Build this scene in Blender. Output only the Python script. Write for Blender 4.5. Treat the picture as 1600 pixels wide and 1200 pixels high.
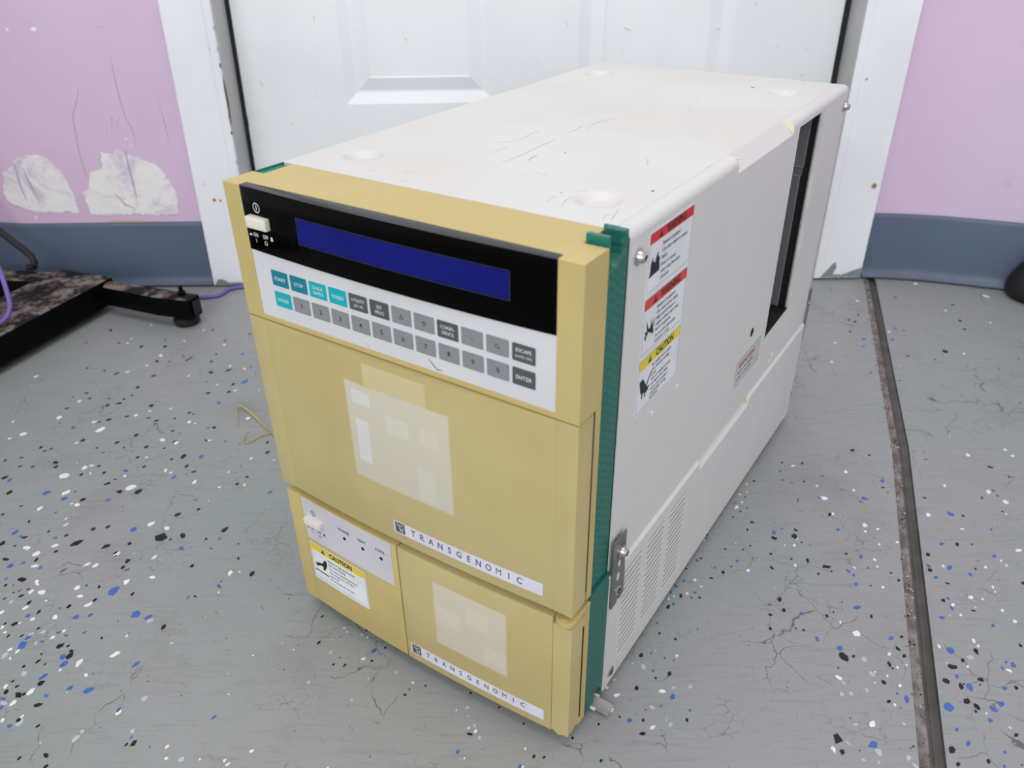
import bpy, bmesh, math, random
from mathutils import Vector, Matrix

for _o in list(bpy.data.objects):
    bpy.data.objects.remove(_o, do_unlink=True)
scene = bpy.context.scene
COL = scene.collection
MM = 0.001

# ------------------------------------------------------------------ camera
cam_data = bpy.data.cameras.new('camera')
cam = bpy.data.objects.new('camera', cam_data)
COL.objects.link(cam)
CR = Vector((0.9999255518, -0.0017951290, -0.0120693128))
CD = Vector((-0.0112672123, -0.5155347329, -0.8567946014))
CF = Vector((-0.0046840931, 0.8568668022, -0.5155165784))
CPOS = Vector((0.48210959654, -1.1777474144, 0.5139546166))
cam.matrix_world = Matrix(((CR.x, -CD.x, -CF.x, CPOS.x), (CR.y, -CD.y, -CF.y, CPOS.y), (CR.z, -CD.z, -CF.z, CPOS.z), (0, 0, 0, 1)))
cam_data.sensor_fit = 'HORIZONTAL'
cam_data.sensor_width = 36.0
cam_data.lens = 1241.709 / 1600 * 36.0
cam_data.clip_start = 0.02
cam_data.dof.use_dof = True
cam_data.dof.focus_distance = 0.62
cam_data.dof.aperture_fstop = 9.0
scene.camera = cam

# ------------------------------------------------------------------ world and lights
world = bpy.data.worlds.new('room_daylight')
scene.world = world
world.use_nodes = True
world.node_tree.nodes['Background'].inputs['Color'].default_value = (0.93, 0.96, 1.0, 1)
world.node_tree.nodes['Background'].inputs['Strength'].default_value = 0.78

def area_light(name, loc, target, sx, sy, energy, col):
    d = bpy.data.lights.new(name, 'AREA')
    d.shape = 'RECTANGLE'; d.size = sx; d.size_y = sy; d.energy = energy; d.color = col
    o = bpy.data.objects.new(name, d); COL.objects.link(o)
    o.location = loc
    o.rotation_euler = (Vector(target) - Vector(loc)).to_track_quat('-Z', 'Y').to_euler()
    return o
area_light('ceiling_light', (0.5, -0.75, 2.45), (0.5, -0.6, 0.0), 1.3, 0.9, 13, (1.0, 0.985, 0.96))
area_light('front_fill', (-0.15, -3.0, 1.4), (0.55, -0.2, 0.3), 2.2, 1.5, 28, (0.97, 0.98, 1.0))  # unseen fill lamp added behind the camera to brighten the door and walls

vs = scene.view_settings
vs.view_transform = 'Standard'; vs.look = 'None'; vs.gamma = 1.0; vs.exposure = 0.0
vs.use_curve_mapping = False

# ------------------------------------------------------------------ materials
def lin(c):
    r = []
    for v in c[:3]:
        v = v / 255.0
        r.append(v / 12.92 if v <= 0.04045 else ((v + 0.055) / 1.055) ** 2.4)
    return (r[0], r[1], r[2], 1.0)

class NT:
    def __init__(self, name):
        self.m = bpy.data.materials.new(name); self.m.use_nodes = True
        self.t = self.m.node_tree; self.b = self.t.nodes['Principled BSDF']
        self.co = None
    def n(self, kind, **kw):
        nd = self.t.nodes.new(kind)
        for k, v in kw.items():
            if k in nd.inputs: nd.inputs[k].default_value = v
            else: setattr(nd, k, v)
        return nd
    def l(self, a, b): self.t.links.new(a, b)
    def obj(self):
        if self.co is None: self.co = self.n('ShaderNodeTexCoord').outputs['Object']
        return self.co
    def math(self, op, a, b=0.0, c=0.0, clamp=False):
        nd = self.t.nodes.new('ShaderNodeMath'); nd.operation = op; nd.use_clamp = clamp
        for i, v in enumerate((a, b, c)):
            if isinstance(v, (int, float)): nd.inputs[i].default_value = v
            else: self.l(v, nd.inputs[i])
        return nd.outputs[0]
    def noise(self, scale, detail=3.0, rough=0.5, vec=None, stretch=None, dist=0.0):
        v = vec or self.obj()
        if stretch:
            mp = self.n('ShaderNodeMapping'); self.l(v, mp.inputs[0])
            mp.inputs['Rotation'].default_value = stretch[0]; mp.inputs['Scale'].default_value = stretch[1]
            v = mp.outputs[0]
        nd = self.n('ShaderNodeTexNoise'); self.l(v, nd.inputs['Vector'])
        nd.inputs['Scale'].default_value = scale; nd.inputs['Detail'].default_value = detail
        nd.inputs['Roughness'].default_value = rough; nd.inputs['Distortion'].default_value = dist
        return nd.outputs['Fac']
    def ramp(self, fac, lo, hi):
        nd = self.t.nodes.new('ShaderNodeMapRange'); nd.interpolation_type = 'SMOOTHSTEP'
        self.l(fac, nd.inputs[0]); nd.inputs[1].default_value = lo; nd.inputs[2].default_value = hi
        return nd.outputs[0]
    def mix(self, fac, a, b):
        nd = self.t.nodes.new('ShaderNodeMix'); nd.data_type = 'RGBA'
        if isinstance(fac, (int, float)): nd.inputs[0].default_value = fac
        else: self.l(fac, nd.inputs[0])
        for i, v in ((6, a), (7, b)):
            if isinstance(v, tuple): nd.inputs[i].default_value = v
            else: self.l(v, nd.inputs[i])
        return nd.outputs[2]
    def bump(self, h, strength=0.2, dist=0.001):
        nd = self.n('ShaderNodeBump'); nd.inputs['Strength'].default_value = strength
        nd.inputs['Distance'].default_value = dist; self.l(h, nd.inputs['Height'])
        self.l(nd.outputs[0], self.b.inputs['Normal'])
    def base(self, c):
        if isinstance(c, tuple): self.b.inputs['Base Color'].default_value = c
        else: self.l(c, self.b.inputs['Base Color'])

def pbr(name, rgb, rough=0.5, rgb2=None, scale=30.0, metal=0.0, bumps=0.0, bscale=900.0, spec=0.5, coat=0.0):
    m = NT(name)
    m.b.inputs['Roughness'].default_value = rough
    m.b.inputs['Metallic'].default_value = metal
    m.b.inputs['Specular IOR Level'].default_value = spec
    m.b.inputs['Coat Weight'].default_value = coat
    c2 = rgb2 or tuple(v * 0.95 for v in rgb)
    m.base(m.mix(m.ramp(m.noise(scale, 4), 0.35, 0.65), lin(rgb), lin(c2)))
    if bumps: m.bump(m.noise(bscale, 2), bumps, 0.0003)
    return m.m

M = {}
M['beige'] = pbr('beige_metal_paint', (220, 218, 214), 0.5, (215, 213, 207), 9, bumps=0.05)
M['beige_side'] = pbr('beige_side_paint', (218, 216, 213), 0.5, (213, 211, 208), 6, bumps=0.05)
M['cream'] = pbr('bare_cream_edge', (236, 228, 196), 0.5)
M['yellow'] = pbr('yellowed_plastic', (203, 183, 120), 0.48, (197, 176, 112), 14, bumps=0.06)
M['yellow_top'] = M['yellow']
M['black'] = pbr('black_gloss_plastic', (3, 3, 4), 0.13, (2, 2, 3), 20, spec=0.06)
M['black_sheen'] = pbr('black_plastic_top_sheen', (8, 8, 10), 0.2, (6, 6, 8), 20, spec=0.6)  # glossier copy of the black plastic, puts the sheen on upward faces
M['dark'] = pbr('dark_inside', (9, 9, 11), 0.7)
M['darkgrey'] = pbr('dark_grey_inner_plate', (112, 114, 118), 0.45)
M['lightedge'] = pbr('light_grey_edge', (150, 150, 152), 0.45)
M['slotgrey'] = pbr('grey_return_flange', (214, 213, 210), 0.5)
M['lcd'] = pbr('blue_screen', (24, 30, 122), 0.22, (20, 25, 106), 12, spec=0.08)
M['slit'] = pbr('louvre_slit', (150, 150, 149), 0.7)
M['panelgrey'] = pbr('pale_grey_panel', (222, 222, 225), 0.4, (216, 216, 220), 10)
M['silver'] = pbr('silver_grey_panel', (212, 208, 216), 0.45, (202, 198, 206), 18)
M['key_teal'] = pbr('key_teal', (0, 128, 150), 0.4)
M['key_turq'] = pbr('key_turquoise', (0, 178, 188), 0.4)
M['key_grey'] = pbr('key_grey', (143, 143, 147), 0.4)
M['key_dark'] = pbr('key_dark_grey', (84, 86, 88), 0.4)
M['button'] = pbr('ivory_button', (238, 228, 215), 0.4)
M['ink_w'] = pbr('white_ink', (236, 238, 238), 0.5)
M['ink_k'] = pbr('black_ink', (18, 18, 20), 0.5)
M['ink_g'] = pbr('grey_ink', (88, 92, 100), 0.5)
M['sticker'] = pbr('sticker_white', (238, 241, 244), 0.35)
M['clearsticker'] = pbr('grey_sticker', (205, 204, 202), 0.4)
M['red'] = pbr('red_band', (222, 44, 34), 0.35)
M['red2'] = pbr('faded_red_band', (226, 62, 58), 0.35)
M['magenta'] = pbr('crimson_ink', (196, 60, 96), 0.5)
M['yel'] = pbr('yellow_band', (244, 218, 20), 0.35)
M['brand'] = pbr('brand_strip_white', (226, 224, 236), 0.4)
M['chrome'] = pbr('steel', (205, 200, 198), 0.22, metal=1.0)
M['plate'] = pbr('zinc_plate', (136, 138, 138), 0.42, (116, 118, 118), 60, metal=0.5)
M['lever'] = pbr('dull_grey_metal', (168, 163, 158), 0.4)
M['rubber'] = pbr('black_rubber', (22, 22, 24), 0.6)
M['scuff'] = pbr('scuff_line', (178, 176, 172), 0.6)
M['scuff_light'] = pbr('scratch_light', (236, 236, 236), 0.5)
M['spot'] = pbr('dark_chip', (88, 84, 78), 0.6)
M['hinge'] = M['yellow']

def teal():
    m = NT('green_textured_plastic')
    m.b.inputs['Roughness'].default_value = 0.42
    mp = m.n('ShaderNodeMapping'); m.l(m.obj(), mp.inputs[0])
    mp.inputs['Rotation'].default_value = (0.62, 0, 0)
    v = m.n('ShaderNodeTexVoronoi'); v.inputs['Scale'].default_value = 210.0; v.inputs['Randomness'].default_value = 0.15
    m.l(mp.outputs[0], v.inputs['Vector'])
    f = m.ramp(v.outputs['Distance'], 0.15, 0.6)
    m.base(m.mix(f, lin((30, 118, 102)), lin((20, 98, 86))))
    m.bump(f, 0.35, 0.0006)
    return m.m
M['green'] = teal()
M['green_flat'] = pbr('green_plastic', (30, 122, 106), 0.38, (28, 116, 100), 12)

def box_mask(m, x0, x1, z0, z1, soft):
    """soft-edged rectangle in the instrument's own x/z coordinates (metres)"""
    nz = m.noise(60, 3)
    sx = m.n('ShaderNodeSeparateXYZ'); m.l(m.obj(), sx.inputs[0])
    wob = m.math('MULTIPLY', m.math('SUBTRACT', nz, 0.5), soft * 1.2)
    X, Z = sx.outputs[0], sx.outputs[2]
    d = m.math('MINIMUM', m.math('MINIMUM', m.math('SUBTRACT', X, x0), m.math('SUBTRACT', x1, X)),
               m.math('MINIMUM', m.math('SUBTRACT', Z, z0), m.math('SUBTRACT', z1, Z)))
    return m.ramp(m.math('ADD', d, wob), -soft, soft)

def door_mat(name, ghosts):
    m = NT(name); m.b.inputs['Roughness'].default_value = 0.46
    c = m.mix(m.ramp(m.noise(9, 3), 0.35, 0.65), lin((199, 182, 129)), lin((192, 173, 119)))
    c = m.mix(m.math('MULTIPLY', m.ramp(m.noise(55, 5), 0.66, 0.78), 0.25), c, lin((176, 158, 110)))
    for (x0, x1, z0, z1, soft, rgb, amt) in ghosts:
        k = box_mask(m, x0 * MM, x1 * MM, (z0 + 12) * MM, (z1 + 12) * MM, soft * MM)
        c = m.mix(m.math('MULTIPLY', k, amt), c, lin(rgb))
    m.base(c); m.bump(m.noise(900, 2), 0.06, 0.0003)
    return m.m
M['door_u'] = door_mat('upper_door_plastic', [(106.5, 156.8, 240, 259, 0.5, (212, 199, 156), 0.7),
    (89, 173.3, 165.5, 241.8, 1.2, (210, 203, 185), 0.94),
    (94, 110, 226, 236.5, 0.8, (220, 220, 220), 0.7), (95, 106, 180, 214, 0.8, (222, 221, 224), 0.7),
    (122, 141, 212, 226, 0.8, (216, 214, 202), 0.6), (146, 160, 168, 194, 1.0, (216, 211, 202), 0.5),
    (150, 164, 213, 226, 1.0, (218, 210, 196), 0.5)])
M['door_l'] = door_mat('lower_door_plastic', [(150, 211, 34, 95.5, 1.4, (210, 201, 181), 0.92),
    (152, 173, 57, 73, 0.8, (222, 215, 204), 0.35), (178, 196, 68, 86, 0.8, (220, 213, 200), 0.35),
    (192, 210, 40, 55, 1.0, (222, 215, 202), 0.35)])

def floor_mat():
    m = NT('speckled_floor_paint'); m.b.inputs['Roughness'].default_value = 0.42
    base = m.mix(m.ramp(m.noise(3.2, 4, 0.55), 0.32, 0.68), lin((144, 152, 148)), lin((153, 154, 154)))
    st = m.noise(1.0, 5, 0.65, stretch=((0, 0, 0.06), (26, 210, 1)), dist=0.9)
    base = m.mix(m.math('MULTIPLY', m.ramp(st, 0.50, 0.72), 0.30), base, lin((116, 116, 114)))
    grime = m.noise(7.0, 6, 0.62)
    base = m.mix(m.math('MULTIPLY', m.ramp(grime, 0.52, 0.72), 0.26), base, lin((118, 112, 110)))
    # hairline cracks
    nz = m.n('ShaderNodeTexNoise'); m.l(m.obj(), nz.inputs['Vector']); nz.inputs['Scale'].default_value = 26; nz.inputs['Detail'].default_value = 4
    vm = m.n('ShaderNodeVectorMath', operation='MULTIPLY_ADD'); m.l(nz.outputs['Color'], vm.inputs[0])
    vm.inputs[1].default_value = (0.045, 0.045, 0); m.l(m.obj(), vm.inputs[2])
    v = m.n('ShaderNodeTexVoronoi', feature='DISTANCE_TO_EDGE'); v.inputs['Scale'].default_value = 24
    m.l(vm.outputs[0], v.inputs['Vector'])
    line = m.math('SUBTRACT', 1.0, m.ramp(v.outputs['Distance'], 0.002, 0.010))
    gate = m.ramp(m.noise(9.0, 4, 0.6), 0.53, 0.60)
    crack = m.math('MULTIPLY', m.math('MULTIPLY', line, gate), 0.70)
    base = m.mix(crack, base, lin((62, 56, 54)))
    v2 = m.n('ShaderNodeTexVoronoi', feature='DISTANCE_TO_EDGE'); v2.inputs['Scale'].default_value = 70
    m.l(vm.outputs[0], v2.inputs['Vector'])
    fine = m.math('MULTIPLY', m.math('SUBTRACT', 1.0, m.ramp(v2.outputs['Distance'], 0.008, 0.035)), m.ramp(m.noise(17.0, 5, 0.65), 0.53, 0.66))
    base = m.mix(m.math('MULTIPLY', fine, 0.45), base, lin((84, 78, 76)))
    sp = m.noise(420, 2, 0.5)
    spg = m.math('MULTIPLY', m.ramp(sp, 0.665, 0.71), m.ramp(m.noise(14, 3), 0.45, 0.62))
    base = m.mix(m.math('MULTIPLY', spg, 0.6), base, lin((70, 64, 62)))
    m.base(base)
    h = m.math('SUBTRACT', m.math('ADD', m.math('MULTIPLY', st, 0.6), m.math('MULTIPLY', m.noise(160, 3), 0.25)), crack)
    m.bump(h, 0.30, 0.0012)
    return m.m
M['floor'] = floor_mat()
M['groove'] = pbr('dark_joint_filler', (92, 90, 86), 0.5, (78, 74, 70), 40, bumps=0.3, bscale=200)
M['joint_dirt'] = pbr('joint_dirt', (140, 134, 130), 0.7, (104, 92, 86), 60, bumps=0.5, bscale=300)

def wall_mat():
    m = NT('lilac_wall_paint'); m.b.inputs['Roughness'].default_value = 0.38
    c = m.mix(m.ramp(m.noise(2.6, 3), 0.3, 0.7), lin((224, 192, 218)), lin((221, 200, 226)))
    c = m.mix(m.math('MULTIPLY', m.ramp(m.noise(22, 5), 0.62, 0.8), 0.25), c, lin((176, 152, 182)))
    m.base(c); m.bump(m.noise(9, 4), 0.25, 0.004)
    return m.m
M['wall'] = wall_mat()
M['wall_mark'] = pbr('wall_paint_drip', (192, 166, 194), 0.5)

def white_wood(name, a, b, dirt=0.35, sc=7):
    m = NT(name); m.b.inputs['Roughness'].default_value = 0.38
    c = m.mix(m.ramp(m.noise(sc, 4), 0.3, 0.7), lin(a), lin(b))
    c = m.mix(m.math('MULTIPLY', m.ramp(m.noise(34, 5, 0.65), 0.64, 0.80), dirt), c, lin((150, 148, 150)))
    m.base(c); m.bump(m.noise(40, 4), 0.10, 0.001)
    return m.m
M['casing'] = white_wood('white_casing_paint', (249, 249, 252), (240, 240, 246), 0.45)
M['door'] = white_wood('white_door_paint', (247, 250, 252), (236, 239, 241), 0.30, 4)
M['jamb'] = white_wood('grey_jamb_paint', (190, 188, 186), (176, 176, 176), 0.5, 12)
M['strip'] = pbr('black_weatherstrip', (24, 24, 26), 0.6)
M['base'] = pbr('slate_vinyl', (92, 104, 127), 0.40, (84, 96, 118), 6)
M['toe_lit'] = pbr('slate_vinyl_lit_toe', (100, 112, 132), 0.40, (92, 100, 118), 14)  # same vinyl, lightened: the light the flared toe catches is in the colour
M['smear'] = pbr('grey_paint_smear', (138, 148, 150), 0.5)
M['rust'] = pbr('rusty_nail_mark', (176, 128, 72), 0.7)
M['wood'] = pbr('bare_wood_chip', (104, 78, 56), 0.8)
def plaster_mat():
    m = NT('rough_white_filler'); m.b.inputs['Roughness'].default_value = 0.8
    c = m.mix(m.ramp(m.noise(16, 6, 0.7, dist=1.0), 0.46, 0.70), lin((244, 240, 238)), lin((218, 200, 220)))
    m.base(c); m.bump(m.noise(60, 6), 0.5, 0.003)
    return m.m
M['plaster'] = plaster_mat()
def steel_black():
    m = NT('dusty_black_steel'); m.b.inputs['Roughness'].default_value = 0.5; m.b.inputs['Specular IOR Level'].default_value = 0.08
    geo = m.n('ShaderNodeNewGeometry'); sx = m.n('ShaderNodeSeparateXYZ'); m.l(geo.outputs['Normal'], sx.inputs[0])
    up = m.ramp(sx.outputs[2], 0.6, 0.95)
    d = m.math('MULTIPLY', up, m.ramp(m.noise(30, 6, 0.72), 0.46, 0.62))
    c = m.mix(m.math('MULTIPLY', up, 0.5), lin((5, 5, 6)), lin((52, 44, 48)))
    m.base(m.mix(m.math('MULTIPLY', d, 0.75), c, lin((150, 138, 128))))
    return m.m
M['steel_black'] = steel_black()
M['purple'] = pbr('purple_cable', (122, 94, 184), 0.4)
M['straw'] = pbr('dry_straw', (212, 186, 92), 0.6, (178, 168, 84), 60)
M['fK'] = pbr('flake_black', (16, 16, 18), 0.4)
M['fW'] = pbr('flake_white', (240, 240, 238), 0.4)
M['fB'] = pbr('flake_blue', (58, 100, 186), 0.4, (74, 108, 176), 40)
M['fG'] = pbr('flake_grey', (188, 194, 196), 0.4)
M['fD'] = pbr('flake_dust', (112, 108, 108), 0.6)
M['fN'] = pbr('flake_brown', (120, 90, 74), 0.7)

# ------------------------------------------------------------------ mesh helpers (millimetres in, metres out)
def link_bm(name, bm, mats, parent=None, smooth=False, loc=None):
    bmesh.ops.recalc_face_normals(bm, faces=bm.faces)
    me = bpy.data.meshes.new(name); bm.to_mesh(me); bm.free()
    for mt in (mats if isinstance(mats, list) else [mats]): me.materials.append(mt)
    if smooth:
        for p in me.polygons: p.use_smooth = True
        try: me.set_sharp_from_angle(angle=math.radians(smooth if smooth is not True else 35))
        except Exception: pass
    o = bpy.data.objects.new(name, me); COL.objects.link(o)
    if parent is not None: o.parent = parent
    if loc is not None: o.location = loc
    return o

def AX(axis, u, v, w):
    if axis == 'x': return (w, u, v)      # polygon in (y,z), extruded along x
    if axis == 'y': return (u, w, v)      # polygon in (x,z), extruded along y
    return (u, v, w)                      # polygon in (x,y), extruded along z

def prism(bm, poly, axis, a, b, mat=0, bevel=0.0, sel=None, seg=2):
    va = [bm.verts.new(Vector(AX(axis, u, v, a)) * MM) for u, v in poly]
    vb = [bm.verts.new(Vector(AX(axis, u, v, b)) * MM) for u, v in poly]
    fs = [bm.faces.new(va), bm.faces.new(vb[::-1])]
    n = len(poly)
    for i in range(n):
        fs.append(bm.faces.new((va[i], va[(i + 1) % n], vb[(i + 1) % n], vb[i])))
    for f in fs: f.material_index = mat
    bmesh.ops.recalc_face_normals(bm, faces=fs)
    if bevel:
        es = set()
        for f in fs:
            for e in f.edges:
                if sel is None or all(sel(*(c / MM for c in vv.co)) for vv in e.verts): es.add(e)
        r = bmesh.ops.bevel(bm, geom=list(es), offset=bevel * MM, segments=seg, affect='EDGES', profile=0.6, clamp_overlap=True)
        for f in r['faces']: f.material_index = mat

def box(bm, x0, x1, y0, y1, z0, z1, mat=0, bevel=0.0, sel=None):
    prism(bm, [(x0, y0), (x1, y0), (x1, y1), (x0, y1)], 'z', z0, z1, mat, bevel, sel)

def cyl(bm, c, d, r, h, n=24, r2=None, mat=0, bevel=0.0):
    """cylinder/cone from c along unit d, length h"""
    c = Vector(c); d = Vector(d).normalized()
    a = d.orthogonal().normalized(); b = d.cross(a)
    r2 = r if r2 is None else r2
    A = [bm.verts.new((c + (a * math.cos(t) + b * math.sin(t)) * r) * MM) for t in [2 * math.pi * i / n for i in range(n)]]
    B = [bm.verts.new((c + d * h + (a * math.cos(t) + b * math.sin(t)) * r2) * MM) for t in [2 * math.pi * i / n for i in range(n)]]
    fs = [bm.faces.new(A[::-1]), bm.faces.new(B)]
    for i in range(n): fs.append(bm.faces.new((A[i], A[(i + 1) % n], B[(i + 1) % n], B[i])))
    for f in fs: f.material_index = mat
    if bevel:
        bmesh.ops.bevel(bm, geom=list(fs[1].edges), offset=bevel * MM, segments=2, affect='EDGES', profile=0.6)

def lathe(bm, c, d, prof, n=28):
    c = Vector(c); d = Vector(d).normalized(); a = d.orthogonal().normalized(); b = d.cross(a)
    rings = []
    for r, h in prof:
        if r < 1e-6: rings.append([bm.verts.new((c + d * h) * MM)])
        else: rings.append([bm.verts.new((c + d * h + (a * math.cos(2 * math.pi * i / n) + b * math.sin(2 * math.pi * i / n)) * r) * MM) for i in range(n)])
    for A, B in zip(rings, rings[1:]):
        for i in range(n):
            j = (i + 1) % n
            if len(A) == 1 and len(B) == 1: continue
            if len(A) == 1: bm.faces.new((A[0], B[i], B[j]))
            elif len(B) == 1: bm.faces.new((A[i], A[j], B[0]))
            else: bm.faces.new((A[i], A[j], B[j], B[i]))

def tube(bm, pts, r, n=10, taper=None):
    pts = [Vector(p) for p in pts]
    # smooth by Catmull-Rom
    out = []
    for i in range(len(pts) - 1):
        p0 = pts[max(i - 1, 0)]; p1 = pts[i]; p2 = pts[i + 1]; p3 = pts[min(i + 2, len(pts) - 1)]
        for k in range(5):
            t = k / 5
            out.append(0.5 * ((2 * p1) + (-p0 + p2) * t + (2 * p0 - 5 * p1 + 4 * p2 - p3) * t * t + (-p0 + 3 * p1 - 3 * p2 + p3) * t ** 3))
    out.append(pts[-1])
    rings = []
    for i, p in enumerate(out):
        d = (out[min(i + 1, len(out) - 1)] - out[max(i - 1, 0)]).normalized()
        a = d.cross(Vector((0.13, 0.21, 0.97))).normalized(); b = d.cross(a)
        rr = r * (1 if taper is None else (1 + (taper - 1) * i / (len(out) - 1)))
        rings.append([bm.verts.new((p + (a * math.cos(2 * math.pi * k / n) + b * math.sin(2 * math.pi * k / n)) * rr) * MM) for k in range(n)])
    for A, B in zip(rings, rings[1:]):
        for k in range(n): bm.faces.new((A[k], A[(k + 1) % n], B[(k + 1) % n], B[k]))
    bm.faces.new(rings[0][::-1]); bm.faces.new(rings[-1])

def tag(o, label=None, category=None, kind=None, group=None):
    if label: o['label'] = label
    if category: o['category'] = category
    if kind: o['kind'] = kind
    if group: o['group'] = group
    return o
def struct(o, label=None): return tag(o, label=label, kind='structure')
def empty(name, loc=(0, 0, 0), rz=0.0):
    o = bpy.data.objects.new(name, None); COL.objects.link(o)
    o.location = loc; o.rotation_euler = (0, 0, rz); o.empty_display_size = 0.05
    return o

def _st(o):
    if o.name.split('.')[0] in ('scratches', 'side_scratches', 'paint_nicks', 'panel_scuffs', 'paint_spots', 'paint_drips', 'trowel_gouges', 'scuff_marks'): o['kind'] = 'stuff'
    return o
# flat print: 2-D outlines mapped onto the side or the (bowed) front
ZO = 12.0
def bulge(x, B, x0=15.0, x1=245.0):
    u = (x - (x0 + x1) / 2) / ((x1 - x0) / 2)
    return B * max(0.0, 1 - u * u)
def side_map(u, v, h): return (258.8 + h, u, v + ZO)
def front_map(B, y0=0.0): return lambda u, v, h: (u, y0 - bulge(u, B) - h, v + ZO)

def flat(name, verts, faces, mp, h, mat, parent, thick=0.0):
    bm = bmesh.new()
    vs_ = [bm.verts.new(Vector(mp(u, v, h)) * MM) for u, v in verts]
    fs = []
    for f in faces:
        try: fs.append(bm.faces.new([vs_[i] for i in f]))
        except ValueError: pass
    me_n = name
    if thick:
        r = bmesh.ops.extrude_face_region(bm, geom=fs)
        nv = [g for g in r['geom'] if isinstance(g, bmesh.types.BMVert)]
        d = Vector(mp(verts[0][0], verts[0][1], 1)) - Vector(mp(verts[0][0], verts[0][1], 0))
        for v in nv: v.co -= d * thick * MM
        return _st(link_bm(me_n, bm, mat, parent))
    me = bpy.data.meshes.new(name); bm.to_mesh(me); bm.free(); me.materials.append(mat)
    o = bpy.data.objects.new(name, me); COL.objects.link(o); o.parent = parent
    return _st(o)

def rrect(u0, u1, v0, v1, r=1.5, n=16, tl=None):
    """rounded rectangle sliced in columns so that it can follow the bow"""
    us = sorted(set([u0 + (u1 - u0) * i / n for i in range(n + 1)] + [u0 + r * (1 - math.cos(a)) for a in (0.5, 1.0, 1.57)] + [u1 - r * (1 - math.cos(a)) for a in (0.5, 1.0, 1.57)])) if r > 0 else [u0 + (u1 - u0) * i / n for i in range(n + 1)]
    V, F = [], []
    for u in us:
        e = 0.0
        if r > 0:
            d = min(u - u0, u1 - u)
            if d < r: e = r - math.sqrt(max(0.0, r * r - (r - d) ** 2))
        V += [(u, v0 + e), (u, v1 - e)]
    for i in range(len(us) - 1): F.append((2 * i, 2 * i + 2, 2 * i + 3, 2 * i + 1))
    return V, F
def lines(segs):
    """rectangles (u0,u1,v0,v1)"""
    V, F = [], []
    for (u0, u1, v0, v1) in segs:
        n = max(1, int((u1 - u0) / 8)); b = len(V)
        for i in range(n + 1):
            u = u0 + (u1 - u0) * i / n; V += [(u, v0), (u, v1)]
        for i in range(n): F.append((b + 2 * i, b + 2 * i + 2, b + 2 * i + 3, b + 2 * i + 1))
    return V, F
def frame_lines(u0, u1, v0, v1, w=0.25):
    return lines([(u0, u1, v0, v0 + w), (u0, u1, v1 - w, v1), (u0, u0 + w, v0, v1), (u1 - w, u1, v0, v1)])
def poly(pts): return list(pts), [tuple(range(len(pts)))]

_txt_cache = {}
def text2d(s, size, bold=0.0, align='LEFT', sx=1.0, spacing=1.0, linesp=1.0):
    key = (s, size, bold, align, sx, spacing, linesp)
    if key in _txt_cache: return _txt_cache[key]
    cu = bpy.data.curves.new('lettering_source', 'FONT')
    cu.body = s; cu.size = size; cu.align_x = align; cu.offset = bold * size; cu.resolution_u = 2
    cu.space_character = spacing; cu.space_line = linesp; cu.fill_mode = 'FRONT'
    o = bpy.data.objects.new('lettering_source', cu); COL.objects.link(o)
    dg = bpy.context.evaluated_depsgraph_get(); dg.update()
    me = bpy.data.meshes.new_from_object(o.evaluated_get(dg))
    V = [(v.co.x * sx, v.co.y) for v in me.vertices]; F = [tuple(p.vertices) for p in me.polygons]
    bpy.data.objects.remove(o, do_unlink=True); bpy.data.curves.remove(cu); bpy.data.meshes.remove(me)
    _txt_cache[key] = (V, F)
    return V, F
def merge(parts):
    V, F = [], []
    for v, f in parts:
        b = len(V); V += v; F += [tuple(i + b for i in q) for q in f]
    return V, F
def txt(s, u, v, size, **k):
    V, F = text2d(s, size, **k)
    return [(a + u, b + v) for a, b in V], F

# ================================================================== the room
# floor with a sawn joint running towards the viewer
JL = [(1048, 60), (1041, -20), (901, -469), (766, -845), (598, -1310), (240, -2300)]
JW = 11.5
def floor_build():
    bm = bmesh.new()
    L = [(x - 8.0, y, 0) for x, y in JL]; R = [(x + JW, y + 1.5, 0) for x, y in JL]
    X0, X1, Y0, Y1 = -1300, 2300, -2300, 320
    def F(pts, m=0):
        f = bm.faces.new([bm.verts.new(Vector(p) * MM) for p in pts]); f.material_index = m
    F([(X0, Y0, 0)] + L[::-1] + [(1040, Y1, 0), (X0, Y1, 0)])
    F([(1048 + JW, Y1, 0)] + R + [(X1, Y0, 0), (X1, Y1, 0)])
    prof = [(-8.0, 0), (-7.4, -0.7), (-5.0, 0.5), (-3.6, -0.6), (-0.6, -0.9), (0.4, -1.8), (3.0, -3.2), (4.2, -4.6), (7.5, -5.0), (10.2, -3.4), (11.5, 0)]
    for (a, b) in zip(JL, JL[1:]):
        for (p, q) in zip(prof, prof[1:]):
            mi = 2 if p[0] < 0.3 else 1
            F([(a[0] + p[0], a[1], p[1]), (a[0] + q[0], a[1], q[1]), (b[0] + q[0], b[1], q[1]), (b[0] + p[0], b[1], p[1])], mi)
    for f in bm.faces:
        if f.normal.z < 0: f.normal_flip()
    me = bpy.data.meshes.new('floor'); bm.normal_update()
    for f in bm.faces:
        f.normal_update()
        if f.normal.z < 0: f.normal_flip()
    bm.to_mesh(me); bm.free()
    for k in ('floor', 'groove', 'joint_dirt'): me.materials.append(M[k])
    o = bpy.data.objects.new('floor', me); COL.objects.link(o)
    return struct(o, 'grey-green painted floor with colour flakes and a dark joint')
floor = floor_build()

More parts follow.
